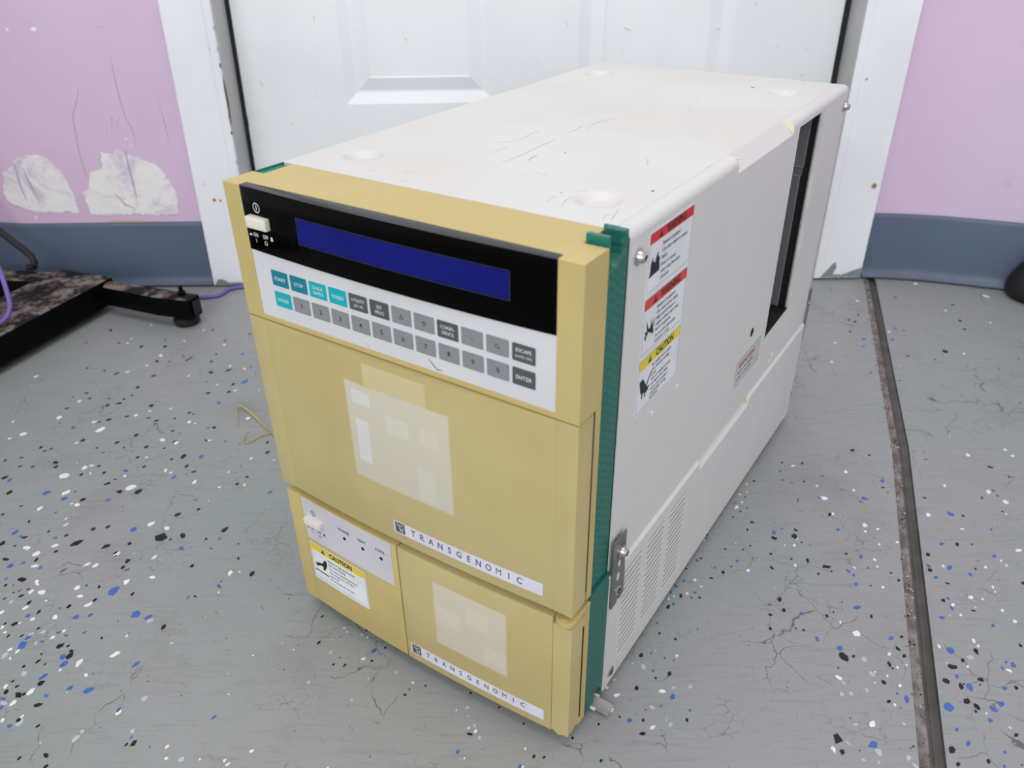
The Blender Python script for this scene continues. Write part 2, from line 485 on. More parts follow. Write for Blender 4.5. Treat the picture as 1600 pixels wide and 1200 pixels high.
FLAKES = {
'K': '''36,-655,86 25,-662,35 32,-662,21 37,-671,27 48,-667,31 98,-663,33 110,-665,36 143,-674,51 46,-675,51 33,-678,37 71,-694,66 57,-683,57 94,-688,55 113,-681,39 57,-707,66 49,-707,40 80,-712,32 59,-720,46 70,-720,36 107,-731,72 114,-731,31 119,-736,40 120,-741,71 97,-746,50 96,-739,28 104,-749,25 88,-751,31 110,-767,61 87,-765,28 93,-770,37 87,-775,46 98,-778,70 102,-777,36 118,-787,66 127,-805,32 110,-800,42 200,-678,43 185,-712,58 138,-723,31 199,-821,33 204,-820,63 145,-829,51 127,-831,32 149,-838,51 217,-660,22 6,-322,80 -53,-334,49 -66,-343,33 -61,-369,59 -43,-347,54 -19,-347,42 0,-349,47 7,-341,47 -14,-363,63 -2,-359,78 20,-388,56 1,-395,66 -8,-400,51 40,-365,72 92,-382,54 98,-385,34 100,-337,46 125,-335,56 47,-392,40 59,-398,59 79,-394,44 86,-420,48 132,-414,57 131,-440,56 96,-441,57 -10,-437,64 31,-442,73 43,-452,38 13,-452,39 68,-451,62 47,-428,73 89,-454,42 -43,-457,35 -38,-453,50 -51,-450,50 -63,-469,40 -78,-474,50 -62,-505,88 -43,-530,76 -20,-479,73 -16,-487,63 -42,-486,49 -56,-485,44 66,-471,51 116,-470,87 105,-475,37 126,-488,68 137,-498,58 80,-488,50 30,-486,38 18,-501,51 41,-498,56 58,-510,46 53,-517,68 71,-531,85 91,-531,88 39,-543,67 25,-530,32 -19,-552,37 145,-568,75 163,-560,42 202,-445,59 207,-464,67 197,-508,43 190,-520,43 199,-591,92 161,-599,89 141,-601,143 151,-604,41 185,-604,40 83,-585,55 70,-588,51 48,-597,47 93,-613,95 63,-608,118 9,-599,48 -8,-607,79 1,-576,49 6,-611,39 28,-591,35 49,-619,42 114,-609,45 122,-633,60 121,-641,48 184,-640,58 36,-630,55 7,-629,65 -31,-565,37 242,-651,64 224,-631,38 218,-611,31 194,-617,28 106,-622,49 766,-493,40 787,-495,44 760,-508,32 779,-526,35 856,-537,36 864,-481,42 849,-472,57 764,-555,31 788,-578,61 825,-559,39 724,-611,55 748,-600,43 744,-609,82 748,-617,29 755,-620,19 715,-632,35 732,-639,28 746,-641,57 760,-649,82 750,-658,38 763,-655,28 711,-650,43 784,-633,32 815,-658,29 818,-667,35 791,-673,25 707,-688,60 707,-700,45 694,-705,38 690,-720,38 741,-707,39 717,-722,32 711,-720,26 748,-703,21 794,-730,36 778,-708,43 898,-506,42 900,-498,27 982,-505,67 891,-554,33 948,-555,38 965,-552,34 916,-582,36 891,-622,59 905,-622,31 859,-671,43 858,-635,57 851,-655,50 866,-703,48 846,-691,45 925,-672,51 957,-576,26 993,-522,31 892,-654,34 740,-749,95 748,-749,35 773,-757,61 786,-742,54 788,-749,44 762,-774,49 759,-791,42 710,-822,94 709,-832,48 722,-831,16 774,-761,20 779,-790,34 800,-747,27 832,-754,48 821,-760,75 810,-773,62 837,-772,51 819,-778,65 817,-791,64 822,-796,55 819,-800,32 838,-820,49 860,-780,36 786,-842,41 808,-840,42 787,-831,70 885,-740,41 761,-828,19 732,-760,23 834,-777,24 847,-745,62 822,-776,21 580,-746,46 598,-724,29 610,-730,30 599,-764,50 572,-777,43 588,-744,18 598,-749,18 605,-751,18 588,-768,21 556,-802,26 573,-805,29 605,-805,34 571,-816,48 520,-819,26 566,-788,9 585,-813,12 576,-796,13 552,-792,27 634,-650,21 623,-683,53 632,-685,29 639,-685,27 610,-695,52 632,-667,15 728,-524,36 712,-550,24 710,-567,26 702,-572,30 693,-580,28 662,-605,32 709,-588,35 702,-599,37 699,-621,25 691,-626,25 675,-625,24 675,-648,22 666,-655,49 654,-662,36 650,-637,26 634,-650,22 676,-582,20 316,-702,30 319,-730,46 344,-753,41 335,-752,23 365,-749,28 374,-736,25 398,-776,22 395,-781,28 410,-773,21 356,-718,20 445,-780,25 467,-793,19 485,-807,18 446,-815,46 492,-833,37 499,-834,28 539,-837,30 980,-140,56 960,-156,55 967,-162,65 949,-192,49 1130,-111,65 1116,-162,63 1053,-252,92 997,-218,53 1109,-189,52 1024,-191,45 1029,-274,43 1057,-83,49 962,-326,36 933,-306,36 998,-264,47 970,-53,43 -33,-213,76 0,-213,69 -69,-201,54 -97,-162,74 44,-252,44 5,-255,84 15,-293,76 -36,-286,78 -55,-278,51 -81,-271,52 87,-286,85 108,-281,96 78,-257,55 78,-237,50 50,-164,59 100,-337,51 -7,-193,47 78,-198,46 125,-317,77 107,-179,57 -115,-199,49''',
'W': '''51,-658,58 53,-661,51 132,-659,78 153,-654,58 91,-666,56 98,-676,59 110,-686,78 62,-671,71 52,-670,58 57,-689,57 88,-700,65 70,-702,46 39,-694,47 71,-681,33 103,-715,41 97,-722,48 68,-734,45 75,-736,51 73,-743,38 131,-748,79 119,-755,37 142,-760,48 156,-740,85 158,-721,31 198,-729,27 106,-775,76 84,-770,46 98,-785,58 182,-794,54 111,-797,39 98,-800,39 229,-823,38 232,-832,35 256,-833,19 274,-834,34 277,-837,37 291,-827,34 219,-673,28 260,-779,19 49,-710,56 54,-716,33 61,-706,30 -60,-389,84 -14,-399,77 1,-416,115 -85,-423,83 43,-377,51 30,-386,56 99,-402,63 107,-405,34 81,-438,76 99,-444,75 135,-440,47 -15,-442,50 76,-471,37 16,-489,80 22,-485,61 1,-503,113 27,-499,42 16,-531,101 66,-504,46 106,-495,68 113,-499,45 144,-516,79 192,-475,44 218,-479,31 175,-499,35 198,-521,60 173,-525,34 80,-524,112 37,-551,67 31,-549,36 2,-556,77 166,-395,62 162,-332,40 105,-317,41 36,-572,44 40,-581,52 124,-582,84 142,-588,70 19,-614,82 44,-611,72 32,-622,81 86,-637,82 95,-638,65 108,-624,81 145,-628,60 39,-638,75 222,-650,76 230,-648,26 66,-372,45 -53,-353,59 169,-547,25 -111,-397,43 -96,-432,47 776,-499,47 791,-577,58 828,-510,55 790,-533,39 825,-541,43 791,-553,77 816,-594,58 826,-600,41 813,-603,37 819,-621,37 740,-621,35 745,-612,26 733,-647,44 731,-621,22 807,-641,42 785,-651,38 806,-650,26 750,-714,42 759,-726,77 801,-675,38 920,-535,56 959,-546,91 968,-562,64 883,-580,61 969,-483,60 1016,-486,49 1014,-474,49 906,-601,35 959,-580,26 943,-631,71 865,-650,47 902,-652,34 920,-644,35 922,-650,28 896,-676,37 871,-688,59 853,-707,41 894,-715,45 890,-703,36 852,-696,42 880,-690,26 895,-682,27 837,-618,41 859,-574,42 777,-747,41 778,-760,35 729,-769,62 755,-774,23 759,-764,20 767,-768,26 739,-810,66 762,-794,31 704,-830,66 786,-758,26 820,-740,46 788,-795,40 791,-776,23 850,-735,53 851,-740,37 863,-764,46 833,-760,30 826,-802,20 837,-814,23 773,-777,37 549,-776,40 556,-783,55 591,-780,56 579,-811,51 608,-747,33 551,-796,36 639,-664,36 643,-672,24 629,-680,26 617,-683,23 612,-686,33 719,-529,27 716,-542,27 708,-546,27 707,-558,26 700,-566,70 658,-613,26 689,-653,46 358,-725,20 358,-747,46 400,-770,24 340,-719,19 445,-810,23 450,-813,43 443,-834,24 435,-795,17 486,-827,23 484,-841,22 917,-225,52 894,-277,49 1002,-194,49 1007,-123,57 1111,-129,64 1194,-82,102 1109,-33,85 1121,-16,57 1155,-170,53 1074,-259,44 957,-282,50 986,-191,39 996,-93,63 4,-239,74 61,-294,43 81,-210,62 107,-270,54 128,-277,53 37,-164,59 -23,-282,61 -4,-266,45 -138,-291,69 -45,-146,49 -56,-202,42 21,-197,46 -56,-189,42 132,-332,51''',
'B': '''125,-670,114 21,-654,38 41,-669,41 114,-680,36 106,-700,67 117,-698,51 156,-698,94 168,-701,77 87,-690,26 64,-698,49 76,-722,58 76,-730,99 107,-720,35 99,-717,41 121,-717,34 90,-726,32 115,-742,62 119,-749,67 109,-761,67 135,-772,63 150,-774,83 120,-779,42 88,-781,52 91,-789,39 106,-805,45 255,-799,49 177,-750,68 181,-792,51 200,-815,28 194,-679,40 217,-666,65 147,-759,21 60,-405,54 125,-415,48 96,-425,43 120,-360,75 119,-507,67 155,-545,51 63,-495,60 65,-544,58 -4,-531,79 19,-541,68 21,-563,45 110,-589,79 154,-442,51 136,-471,68 228,-534,63 185,-488,35 166,-617,68 26,-634,51 16,-638,72 45,-640,54 126,-644,60 68,-644,66 39,-600,43 -4,-592,80 5,-598,48 -54,-509,72 24,-461,43 198,-604,40 -33,-411,77 171,-447,37 -54,-401,42 108,-626,33 801,-517,43 758,-523,35 766,-528,42 921,-490,54 860,-526,55 786,-552,45 831,-554,71 762,-559,27 726,-603,68 735,-598,39 788,-600,50 796,-637,65 778,-655,48 781,-660,41 779,-671,41 797,-651,29 770,-698,70 759,-692,28 721,-704,45 697,-694,39 725,-731,58 785,-731,51 905,-579,90 852,-650,56 870,-652,77 852,-664,49 884,-661,50 917,-638,59 877,-621,59 933,-602,40 849,-700,51 836,-710,57 851,-689,35 874,-719,48 965,-544,42 740,-741,58 773,-789,74 733,-826,87 768,-784,31 827,-744,73 820,-769,45 825,-779,68 851,-780,48 841,-794,71 833,-798,65 826,-808,49 798,-815,37 801,-796,86 801,-826,54 823,-833,28 869,-759,56 859,-762,37 865,-756,43 817,-844,34 563,-805,43 598,-785,52 587,-761,28 540,-808,28 609,-797,27 585,-818,26 588,-793,27 624,-662,24 629,-665,36 621,-671,53 615,-679,41 615,-692,41 636,-679,35 598,-713,28 630,-720,20 700,-559,34 711,-589,30 646,-640,42 660,-649,40 682,-641,43 365,-739,50 438,-829,35 482,-841,37 540,-808,28 959,-215,72 951,-236,52 1138,-274,54 22,-256,61 114,-237,66 89,-310,52 138,-311,103 135,-272,53 24,-268,39''',
'G': '''67,-740,70 41,-682,57 77,-718,48 86,-716,48 92,-758,56 197,-782,57 160,-816,63 91,-785,67 112,-802,74 162,-810,37 199,-810,47 171,-705,62 243,-833,48 136,-819,32 86,-728,48 755,-752,58 756,-766,57 733,-784,48 746,-781,45 716,-825,51 735,-832,62 722,-838,40 727,-810,41 726,-784,47 732,-840,37 754,-837,46 756,-843,46 839,-751,76 762,-810,36 731,-774,42 580,-757,57 613,-776,48 600,-777,40 581,-794,47 592,-809,50 572,-754,28 590,-805,28 556,-769,32 592,-742,25 337,-715,38 331,-740,50 353,-722,25 386,-760,40 319,-769,33 355,-785,29 444,-800,25 449,-808,35 453,-818,35 443,-793,39 440,-835,18''',
}


def flakes_build():
    rnd = random.Random(11)
    mats = ['fK', 'fW', 'fB', 'fG', 'fD', 'fN']
    bm = bmesh.new()
    def flake(x, y, s, mi, h=0.22, el=None, th=None):
        n = rnd.choice((4, 5, 5, 6, 7)) if s > 1.5 else 4
        el = el or rnd.uniform(0.5, 0.85); th = rnd.uniform(0, math.pi) if th is None else th
        pts = []
        for i in range(n):
            a = 2 * math.pi * (i + rnd.uniform(-0.28, 0.28)) / n; r = s / 2 * rnd.uniform(0.85, 1.12)
            px, py = math.cos(a) * r, math.sin(a) * r * el
            pts.append((x + px * math.cos(th) - py * math.sin(th), y + px * math.sin(th) + py * math.cos(th)))
        prism(bm, pts, 'z', 0.02, h, mi)
    def on_joint(x, y):
        for (a, b) in zip(JL, JL[1:]):
            if b[1] <= y <= a[1]:
                t = (y - a[1]) / (b[1] - a[1]); jx = a[0] + (b[0] - a[0]) * t
                return jx - 8 < x < jx + JW + 1
        return False
    for k, mi in (('K', 0), ('W', 1), ('B', 2), ('G', 3)):
        for t in FLAKES[k].split():
            x, y, s = map(float, t.split(','))
            s = s / 10
            if on_joint(x, y): continue
            # chips in the photograph lie mostly stretched along the brush direction
            flake(x, y, max(1.2, s * 1.04), mi, 0.24, rnd.uniform(0.48, 0.82), rnd.choice((rnd.uniform(0.7, 1.5), rnd.uniform(0, 3.1))))
    # the far too many small ones between them
    co, si = math.cos(-0.58660), math.sin(-0.58660)
    for _ in range(3600):
        x = rnd.uniform(-700, 1500); y = rnd.uniform(-1150, -12)
        dx, dy = x - 299, y + 684
        lx, ly = dx * co + dy * si, -dx * si + dy * co
        if -6 < lx < 266 and -8 < ly < 512: continue
        if on_joint(x, y): continue
        dens = 0.55 + 0.45 * math.sin(x * 0.011 + 1.3) * math.cos(y * 0.013)
        if x > 800: dens *= 1.15
        if rnd.random() > dens: continue
        r = rnd.random()
        if r < 0.46: flake(x, y, rnd.uniform(0.6, 1.8), 0, 0.12)
        elif r < 0.66: flake(x, y, rnd.uniform(0.6, 2.0), 4, 0.1)
        elif r < 0.84: flake(x, y, rnd.uniform(0.8, 2.6), 3, 0.1)
        elif r < 0.93: flake(x, y, rnd.uniform(0.8, 2.2), 1, 0.16)
        else: flake(x, y, rnd.uniform(0.8, 2.4), 2, 0.14)
    # crumbs along the left lip of the joint
    for _ in range(520):
        i = rnd.choice((1, 1, 2, 3)); a, b = JL[i], JL[i + 1]; t = rnd.random()
        y = a[1] + (b[1] - a[1]) * t; x = a[0] + (b[0] - a[0]) * t + rnd.gauss(-4.0, 3.0)
        flake(min(x, a[0] + (b[0] - a[0]) * t - 0.8), y, rnd.uniform(0.8, 2.4), rnd.choice((5, 4, 3, 0, 4)), rnd.uniform(0.3, 0.8))
    o = link_bm('paint_flakes', bm, [M[k] for k in mats], floor)
    return tag(o, 'black, white, blue and pale chips scattered in the floor paint', kind='stuff')
flakes_build()

# ---- walls (room coordinates: wall face on Y = 0, X to the right, Z up)
def wall_strip(name, path, z0, z1, thick, mat):
    """path of (x,y) points along the visible face; thickness goes to +y"""
    bm = bmesh.new()
    pl = list(path) + [(x, y + thick) for x, y in reversed(path)]
    prism(bm, pl, 'z', z0, z1)
    return struct(link_bm(name, bm, mat, None, smooth=40))
LP = [(-900, 330), (-640, 170), (-520, 110), (-400, 45), (-340, 18), (-310, 8), (-290, 3.4), (-278, 1.2), (-262, 0), (12, 0)]
RP = [(1030, 0), (1060, -2), (1085, -6), (1110, -11), (1136, -18), (1160, -26), (1187, -35), (1229, -50), (1300, -80), (1500, -168), (2200, -480)]
wl = wall_strip('wall_left', LP, 0, 2400, 110, M['wall']); wl['label'] = 'lilac painted wall left of the door, with white filler patches'
wr = wall_strip('wall_right', RP, 0, 2400, 110, M['wall']); wr['label'] = 'lilac painted wall right of the door'
wb = wall_strip('wall_back', [(12, 0), (1030, 0)], 2060, 2400, 110, M['wall'])

def baseboard(name, path, label):
    bm = bmesh.new()
    prof = [(0, 3.0), (13.0, 3.0), (13.2, 4.2), (9.0, 6.5), (6.2, 10.5), (5.0, 17.0), (4.4, 30.0), (4.2, 98.0), (3.4, 102.6), (1.8, 104.0), (0, 104.0)]
    nrm = []
    for i in range(len(path)):
        a = Vector(path[max(i - 1, 0)]); b = Vector(path[min(i + 1, len(path) - 1)]); d = (b - a).normalized()
        nrm.append(Vector((d.y, -d.x)))
    rings = [[bm.verts.new(Vector((p[0] + n.x * o_, p[1] + n.y * o_, z)) * MM) for o_, z in prof] for p, n in zip(path, nrm)]
    for A, B in zip(rings, rings[1:]):
        for k in range(len(prof)):
            f = bm.faces.new((A[k], A[(k + 1) % len(prof)], B[(k + 1) % len(prof)], B[k]))
            if k in (1, 2, 3, 4): f.material_index = 1
    bm.faces.new(rings[0]); bm.faces.new(rings[-1][::-1])
    return struct(link_bm(name, bm, [M['base'], M['toe_lit']], None, smooth=50), label)
bl = baseboard('baseboard_left', LP[1:-1] + [(-100, -0.2), (2, -0.2)], 'slate-blue vinyl base on the left wall')
br = baseboard('baseboard_right', [(1033.5, -0.4)] + [(x, y - 0.3) for x, y in RP[1:]], 'slate-blue vinyl base on the right wall')

def wmap(Y): return lambda u, v, h: (u, Y - h, v)
def wflat(name, pts, Y, h, mat, parent, thick=0.0):
    V, F = poly(pts); return flat(name, V, F, wmap(Y), h, mat, parent, thick)
def ragged(pts, seed, step=4.0, amp=1.6):
    r = random.Random(seed); out = []
    for i in range(len(pts)):
        a = Vector(pts[i]); b = Vector(pts[(i + 1) % len(pts)]); n = max(1, int((b - a).length / step))
        for k in range(n):
            p = a.lerp(b, k / n); out.append((p.x + r.uniform(-amp, amp), p.y + r.uniform(-amp, amp)))
    return out
# filler patches on the left wall
pa = flat('filler_patch', *poly(ragged([(-264, 190), (-249, 205), (-219, 209), (-200, 196), (-190, 178), (-184, 150), (-181, 121), (-215, 122), (-246, 121), (-262, 128), (-268, 160)], 3)), wmap(0), 0.9, M['plaster'], wl, 0.85)
tag(pa, 'solid off-white filler patch beside the wall corner')
pc = bmesh.new()
pl_ = ragged([(-289, 150), (-278, 182), (-264, 192), (-261, 160), (-259, 126), (-272, 132), (-287, 139)], 5, 4, 1.2)
vv = [pc.verts.new(Vector((x, (0.0 if x > -262 else (x + 262) * -0.06 * (1 if x > -280 else 1.6)) - 1.1, z)) * MM) for x, z in pl_]
pc.faces.new(vv)
tag(link_bm('filler_patch', pc, M['plaster'], wl), 'thin streaky filler where the wall turns the corner')
pb_ = flat('filler_patch', *poly(ragged([(-168, 148), (-155, 160), (-148, 180), (-128, 186), (-124, 210), (-110, 206), (-96, 214), (-84, 206), (-62, 198), (-44, 190), (-32, 162), (-27, 140), (-31, 118), (-60, 114), (-100, 117), (-140, 116), (-165, 116)], 8, 3.5, 1.8)), wmap(0), 0.9, M['plaster'], wl, 0.85)
tag(pb_, 'ragged filler patch scraped over the lilac paint')
# drip marks and scrapes in the paint
DR = [[(-130, 301), (-140, 280), (-150, 264), (-153, 237), (-156, 209), (-156, 187), (-154, 169)], [(-74, 340), (-76, 310), (-76, 284), (-75, 263), (-69, 241), (-69, 219)],
      [(-22, 289), (-20, 249), (-20, 216)], [(-86, 379), (-73, 380)], [(-100, 240), (-94, 262), (-90, 246), (-84, 262)], [(-110, 232), (-104, 252)]]
def ribbon_parts(L, w):
    parts = []
    for l in L:
        V, F = [], []
        for i, p in enumerate(l):
            a = Vector(l[max(i - 1, 0)]); b = Vector(l[min(i + 1, len(l) - 1)]); d = (b - a).normalized(); n = Vector((-d.y, d.x))
            ww = w * (0.35 if i in (0, len(l) - 1) else 1.0)
            V += [(p[0] - n.x * ww / 2, p[1] - n.y * ww / 2), (p[0] + n.x * ww / 2, p[1] + n.y * ww / 2)]
        for i in range(len(l) - 1): F.append((2 * i, 2 * i + 1, 2 * i + 3, 2 * i + 2))
        parts.append((V, F))
    return merge(parts)
flat('paint_drips', *ribbon_parts(DR, 1.3), wmap(0), 0.12, M['wall_mark'], wl)
flat('tan_streak', *poly([(-146, 104.2), (-60, 104.2), (-66, 106.0), (-100, 107.4), (-140, 106.6)]), wmap(0), 0.15, pbr('tan_paint_streak', (222, 190, 160), 0.5), wl)
DR2 = [[(-87, 214), (-88, 186), (-88, 163), (-88, 142)], [(-246, 190), (-243, 168), (-238, 140)], [(-256, 196), (-258, 168), (-256, 140)], [(-120, 150), (-108, 132), (-96, 126)]]
flat('trowel_gouges', *ribbon_parts(DR2, 2.4), wmap(0), 1.2, M['wall_mark'], wl)
dots = []
for (x, z, r) in [(-169, 378, 4), (-205, 378, 2.4), (-82, 230, 2), (-77, 221, 1.6), (-251, 113, 2.6)]:
    dots.append(poly([(x + r * math.cos(a), z + 0.7 * r * math.sin(a)) for a in [i * 0.785 for i in range(8)]]))
flat('paint_spots', *merge(dots), wmap(0), 0.2, M['casing'], wl)

# ---- door casing, jambs, slab
def leanx(z): return 0.0
def casing(name, label, xs, inner, outer, lean, flip):
    """xs: outer edge, inner edge at z=0; lean = sideways shift per mm of height"""
    bm = bmesh.new()
    xo, xi = xs
    s = 1 if not flip else -1
    # cross-section across the board, from outer edge to inner edge (offset from xo, projection)
    W = abs(xi - xo)
    prof = [(0, 0), (0, 13.2), (1.2, 14.6), (W - 13.0, 15.0), (W - 11.6, 13.4), (W - 10.6, 15.6), (W - 1.6, 16.0), (W, 14.4), (W, 0)]
    A = [bm.verts.new(Vector((xo + s * o_, -p, 4)) * MM) for o_, p in prof]
    B = [bm.verts.new(Vector((xo + s * o_ + lean * 2040, -p, 2040)) * MM) for o_, p in prof]
    n = len(prof)
    for i in range(n): bm.faces.new((A[i], A[(i + 1) % n], B[(i + 1) % n], B[i]))
    bm.faces.new(A[::-1]); bm.faces.new(B)
    return struct(link_bm(name, bm, M['casing'], None), label)
cl = casing('trim_1', 'chipped white door casing on the left of the door', (4.5, 74.5), 0, 0, 0.0215, False)
cr = casing('trim_2', 'white door casing on the right of the door, grey paint at its foot', (1029, 955), 0, 0, 0.0, True)
def jamb(name, x, lean, s, label):
    bm = bmesh.new()
    # board from the casing back to the stop, thickness away from the opening
    A = [(x, -14), (x, 70), (x - s * 22, 70), (x - s * 22, 0.5), (x - s * 6, 0.5), (x - s * 6, -1), (x - s * 1.5, -1), (x - s * 1.5, -14)]
    v0 = [bm.verts.new(Vector((a, b, 0)) * MM) for a, b in A]; v1 = [bm.verts.new(Vector((a + lean * 2040, b, 2040)) * MM) for a, b in A]
    n = len(A)
    for i in range(n): bm.faces.new((v0[i], v0[(i + 1) % n], v1[(i + 1) % n], v1[i]))
    bm.faces.new(v0[::-1]); bm.faces.new(v1)
    return struct(link_bm(name, bm, M['jamb'], None), label)
jl = jamb('trim_3', 76.2, 0.0215, 1, 'grubby grey door jamb, left side')
jr = jamb('trim_4', 953.6, 0.0, -1, 'grubby grey door jamb, right side')
# weatherstrips
def strip(x0, x1, y0, y1, lean, parent, seed):
    bm = bmesh.new(); r = random.Random(seed)
    zs = [3 + i * 14 for i in range(146)]
    rings = []
    for z in zs:
        w = r.uniform(-0.5, 0.6) + (1.6 if r.random() < 0.07 else 0)
        a, b = (x0, x1 + w) if seed == 1 else (x0, x1)
        rings.append([bm.verts.new(Vector((px + lean * z, py, z)) * MM) for px, py in ((a, y0), (b, y0), (b, y1), (a, y1))])
    for A, B in zip(rings, rings[1:]):
        for i in range(4): bm.faces.new((A[i], A[(i + 1) % 4], B[(i + 1) % 4], B[i]))
    bm.faces.new(rings[0][::-1]); bm.faces.new(rings[-1])
    return tag(link_bm('weatherstrip', bm, M['strip'], parent), 'black weatherstrip in the door gap')
strip(76.6, 81.4, 38, 46, 0.0215, jl, 1)
strip(945.6, 953.2, 38, 46, 0.0, jr, 2)
lin_t = []
# slab with pressed panels
def door_slab():
    bm = bmesh.new()
    Y = 40.0
    xs = [82, 238, 457, 577, 796, 946]; zs = [6, 266, 900, 1010, 1760, 2036]
    def P(x, z, d=0.0):
        return Vector((x + (0.0215 * z if x == 82 else 0), Y + d, z)) * MM
    for i in range(5):
        for j in range(5):
            x0, x1, z0, z1 = xs[i], xs[i + 1], zs[j], zs[j + 1]
            if i in (1, 3) and j in (1, 3):
                rings = [(0, 0), (2.0, 0.8), (15, 5.4), (18, 5.8), (36, 1.4), (37.5, 2.2), (39, 2.4)]
                R = []
                for o_, d in rings:
                    R.append([bm.verts.new(P(a, b, d)) for a, b in ((x0 + o_, z0 + o_), (x1 - o_, z0 + o_), (x1 - o_, z1 - o_), (x0 + o_, z1 - o_))])
                for A, B in zip(R, R[1:]):
                    for k in range(4): bm.faces.new((A[k], A[(k + 1) % 4], B[(k + 1) % 4], B[k]))
                bm.faces.new(R[-1])
            else:
                bm.faces.new([bm.verts.new(P(*q)) for q in ((x0, z0), (x1, z0), (x1, z1), (x0, z1))])
    bmesh.ops.remove_doubles(bm, verts=bm.verts, dist=1e-5)
    # edges and back
    b = [bm.verts.new(Vector((x, Y + 42, z)) * MM) for x, z in ((82, 6), (946, 6), (946, 2036), (126, 2036))]
    f = [bm.verts.new(P(x, z)) for x, z in ((82, 6), (946, 6), (946, 2036), (82, 2036))]
    for k in range(4): bm.faces.new((f[k], f[(k + 1) % 4], b[(k + 1) % 4], b[k]))
    bm.faces.new(b)
    return struct(link_bm('door_1', bm, M['door'], None), 'scuffed white panelled door behind the instrument')
door = door_slab()
# threshold behind the instrument
bm = bmesh.new(); box(bm, 77, 953, 4, 100, 0.2, 5.0, bevel=1.5)
struct(link_bm('trim_5', bm, M['jamb'], None), 'grey door threshold')
# worn patches, rust spots and chips on the woodwork
for pts in ([(966, 6), (973, 17), (984, 31), (987, 22), (983, 10), (996, 9), (1008, 13), (1018, 18), (1028, 21), (1028, 5)],):
    wflat('paint_smear', ragged(pts, 4, 3, 0.6), -15, 1.2, M['smear'], cr, 0.6)
wflat('paint_smear', ragged([(8, 5), (12, 12), (18, 14), (24, 12), (30, 8), (50, 8.5), (72, 8), (72, 5)], 6, 3, 0.5), -15, 1.2, M['smear'], cl, 0.6)
for par, spots in ((cl, [(34, 142, 2.6), (43, 141, 1.8), (72, 352, 1.6)]), (cr, [(1018, 151, 4.0), (974, 302, 1.5)])):
    for (x, z, r) in spots:
        wflat('rust_spot', [(x + r * math.cos(a), z + r * math.sin(a)) for a in [i * 0.7 for i in range(9)]], -15.2, 0.25 if par is cl else 0.3, M['rust'], par)
for pts in ([(81.5, 318), (83.2, 300), (83.6, 280), (82, 262), (79.4, 245), (80.4, 275), (80.6, 300)],):
    wflat('wood_chip', pts, -16.0, 0.2, M['wood'], cl)
"""chips along the arris of the left casing"""
rr = random.Random(5)
for z in (240, 262, 331, 352, 378, 198, 165):
    x = 74.5 + 0.0215 * z
    wflat('paint_chip', [(x - 1.6, z - 2.4), (x + 0.1, z - 3.4), (x + 0.1, z + 3.2), (x - 2.2, z + 1.5)], -14.6, 1.3, M['strip'] if z in (331, 240) else M['jamb'], cl)
# marks on the door
DM = [[(205, 386), (206, 379)], [(115, 300), (118, 292)], [(560, 372), (561, 368)], [(640, 365), (650, 361)], [(770, 362), (776, 361)], [(900, 300), (903, 296)], [(905, 292), (908, 290)], [(820, 395), (823, 390)], [(150, 240), (155, 238)], [(330, 355), (333, 352)]]
flat('scuff_marks', *ribbon_parts(DM, 2.2), wmap(40), 0.2, M['jamb'], door)

# ================================================================== the instrument
# local millimetres: x across the front, y towards the back, z up from the floor (ZO = gap under the bezel)
AN = empty('laboratory_analyzer', (0.29905186, -0.68368135, 0.0), math.radians(-33.609728))
tag(AN, 'boxy beige laboratory instrument with yellowed plastic front, keypad and blue screen, standing on the floor', 'lab instrument')
def Z(z): return z + ZO
XS = 258.8

def arc(cx, cz, r, a0, a1, n):
    return [(cx + r * math.cos(math.radians(a0 + (a1 - a0) * i / n)), cz + r * math.sin(math.radians(a0 + (a1 - a0) * i / n))) for i in range(n + 1)]
# upper case
bm = bmesh.new()
rc = 5.0
normal_top = [(248.5, Z(350.5)), (248.5, Z(356.4))] + arc(XS - rc, Z(356.4) - rc, rc, 90, 0, 6) + [(XS, Z(350.5))]
def seg(y0, y1, zlo=112.0, zhi=None):
    prism(bm, [(238, Z(zlo)), (XS, Z(zlo))] + normal_top[::-1][1:-1] + [(248.5, Z(350)), (238, Z(350))], 'y', y0, y1)
seg(51.2, 213.5); seg(336.5, 354); seg(431, 504)
prism(bm, [(238, Z(112)), (XS, Z(112)), (XS, Z(346.2)), (XS - 0.6, Z(346.9)), (249.6, Z(355.6)), (248.5, Z(356.4)), (248.5, Z(350)), (238, Z(350))], 'y', 213.5, 336.5)
prism(bm, [(238, Z(348.6)), (XS, Z(348.6))] + normal_top[::-1][1:-1] + [(248.5, Z(350)), (238, Z(350))], 'y', 354, 431)
prism(bm, [(354, Z(112)), (431, Z(112)), (431, Z(160)), (354, Z(156.5))], 'x', 238, XS)
box(bm, 0.4, 238, 51.2, 504, Z(112), Z(350.6))
box(bm, 0.4, 6, 51.2, 504, Z(112), Z(356.3))
upper = link_bm('upper_case', bm, M['beige_side'], AN, smooth=40)
for p in upper.data.polygons: p.use_smooth = p.area < 4e-4
# cream bare edges where the grip is cut
bm = bmesh.new()
prism(bm, [(249.2, Z(355.9)), (254.0, Z(356.6)), (258.4, Z(353.0)), (XS + .15, Z(350.2)), (XS + 0.15, Z(346.6))], 'y', 335.9, 336.7)
link_bm('grip_edge', bm, M['cream'], AN)['label'] = 'cream bare edge at the back of the top hand grip'
bm = bmesh.new()
prism(bm, [(249.0, 213.2), (249.0, 214.6), (258.6, 214.2), (258.6, 212.4)], 'z', Z(355.9), Z(356.75))
link_bm('grip_edge', bm, M['cream'], AN)['label'] = 'cream bare edge at the front of the top hand grip'

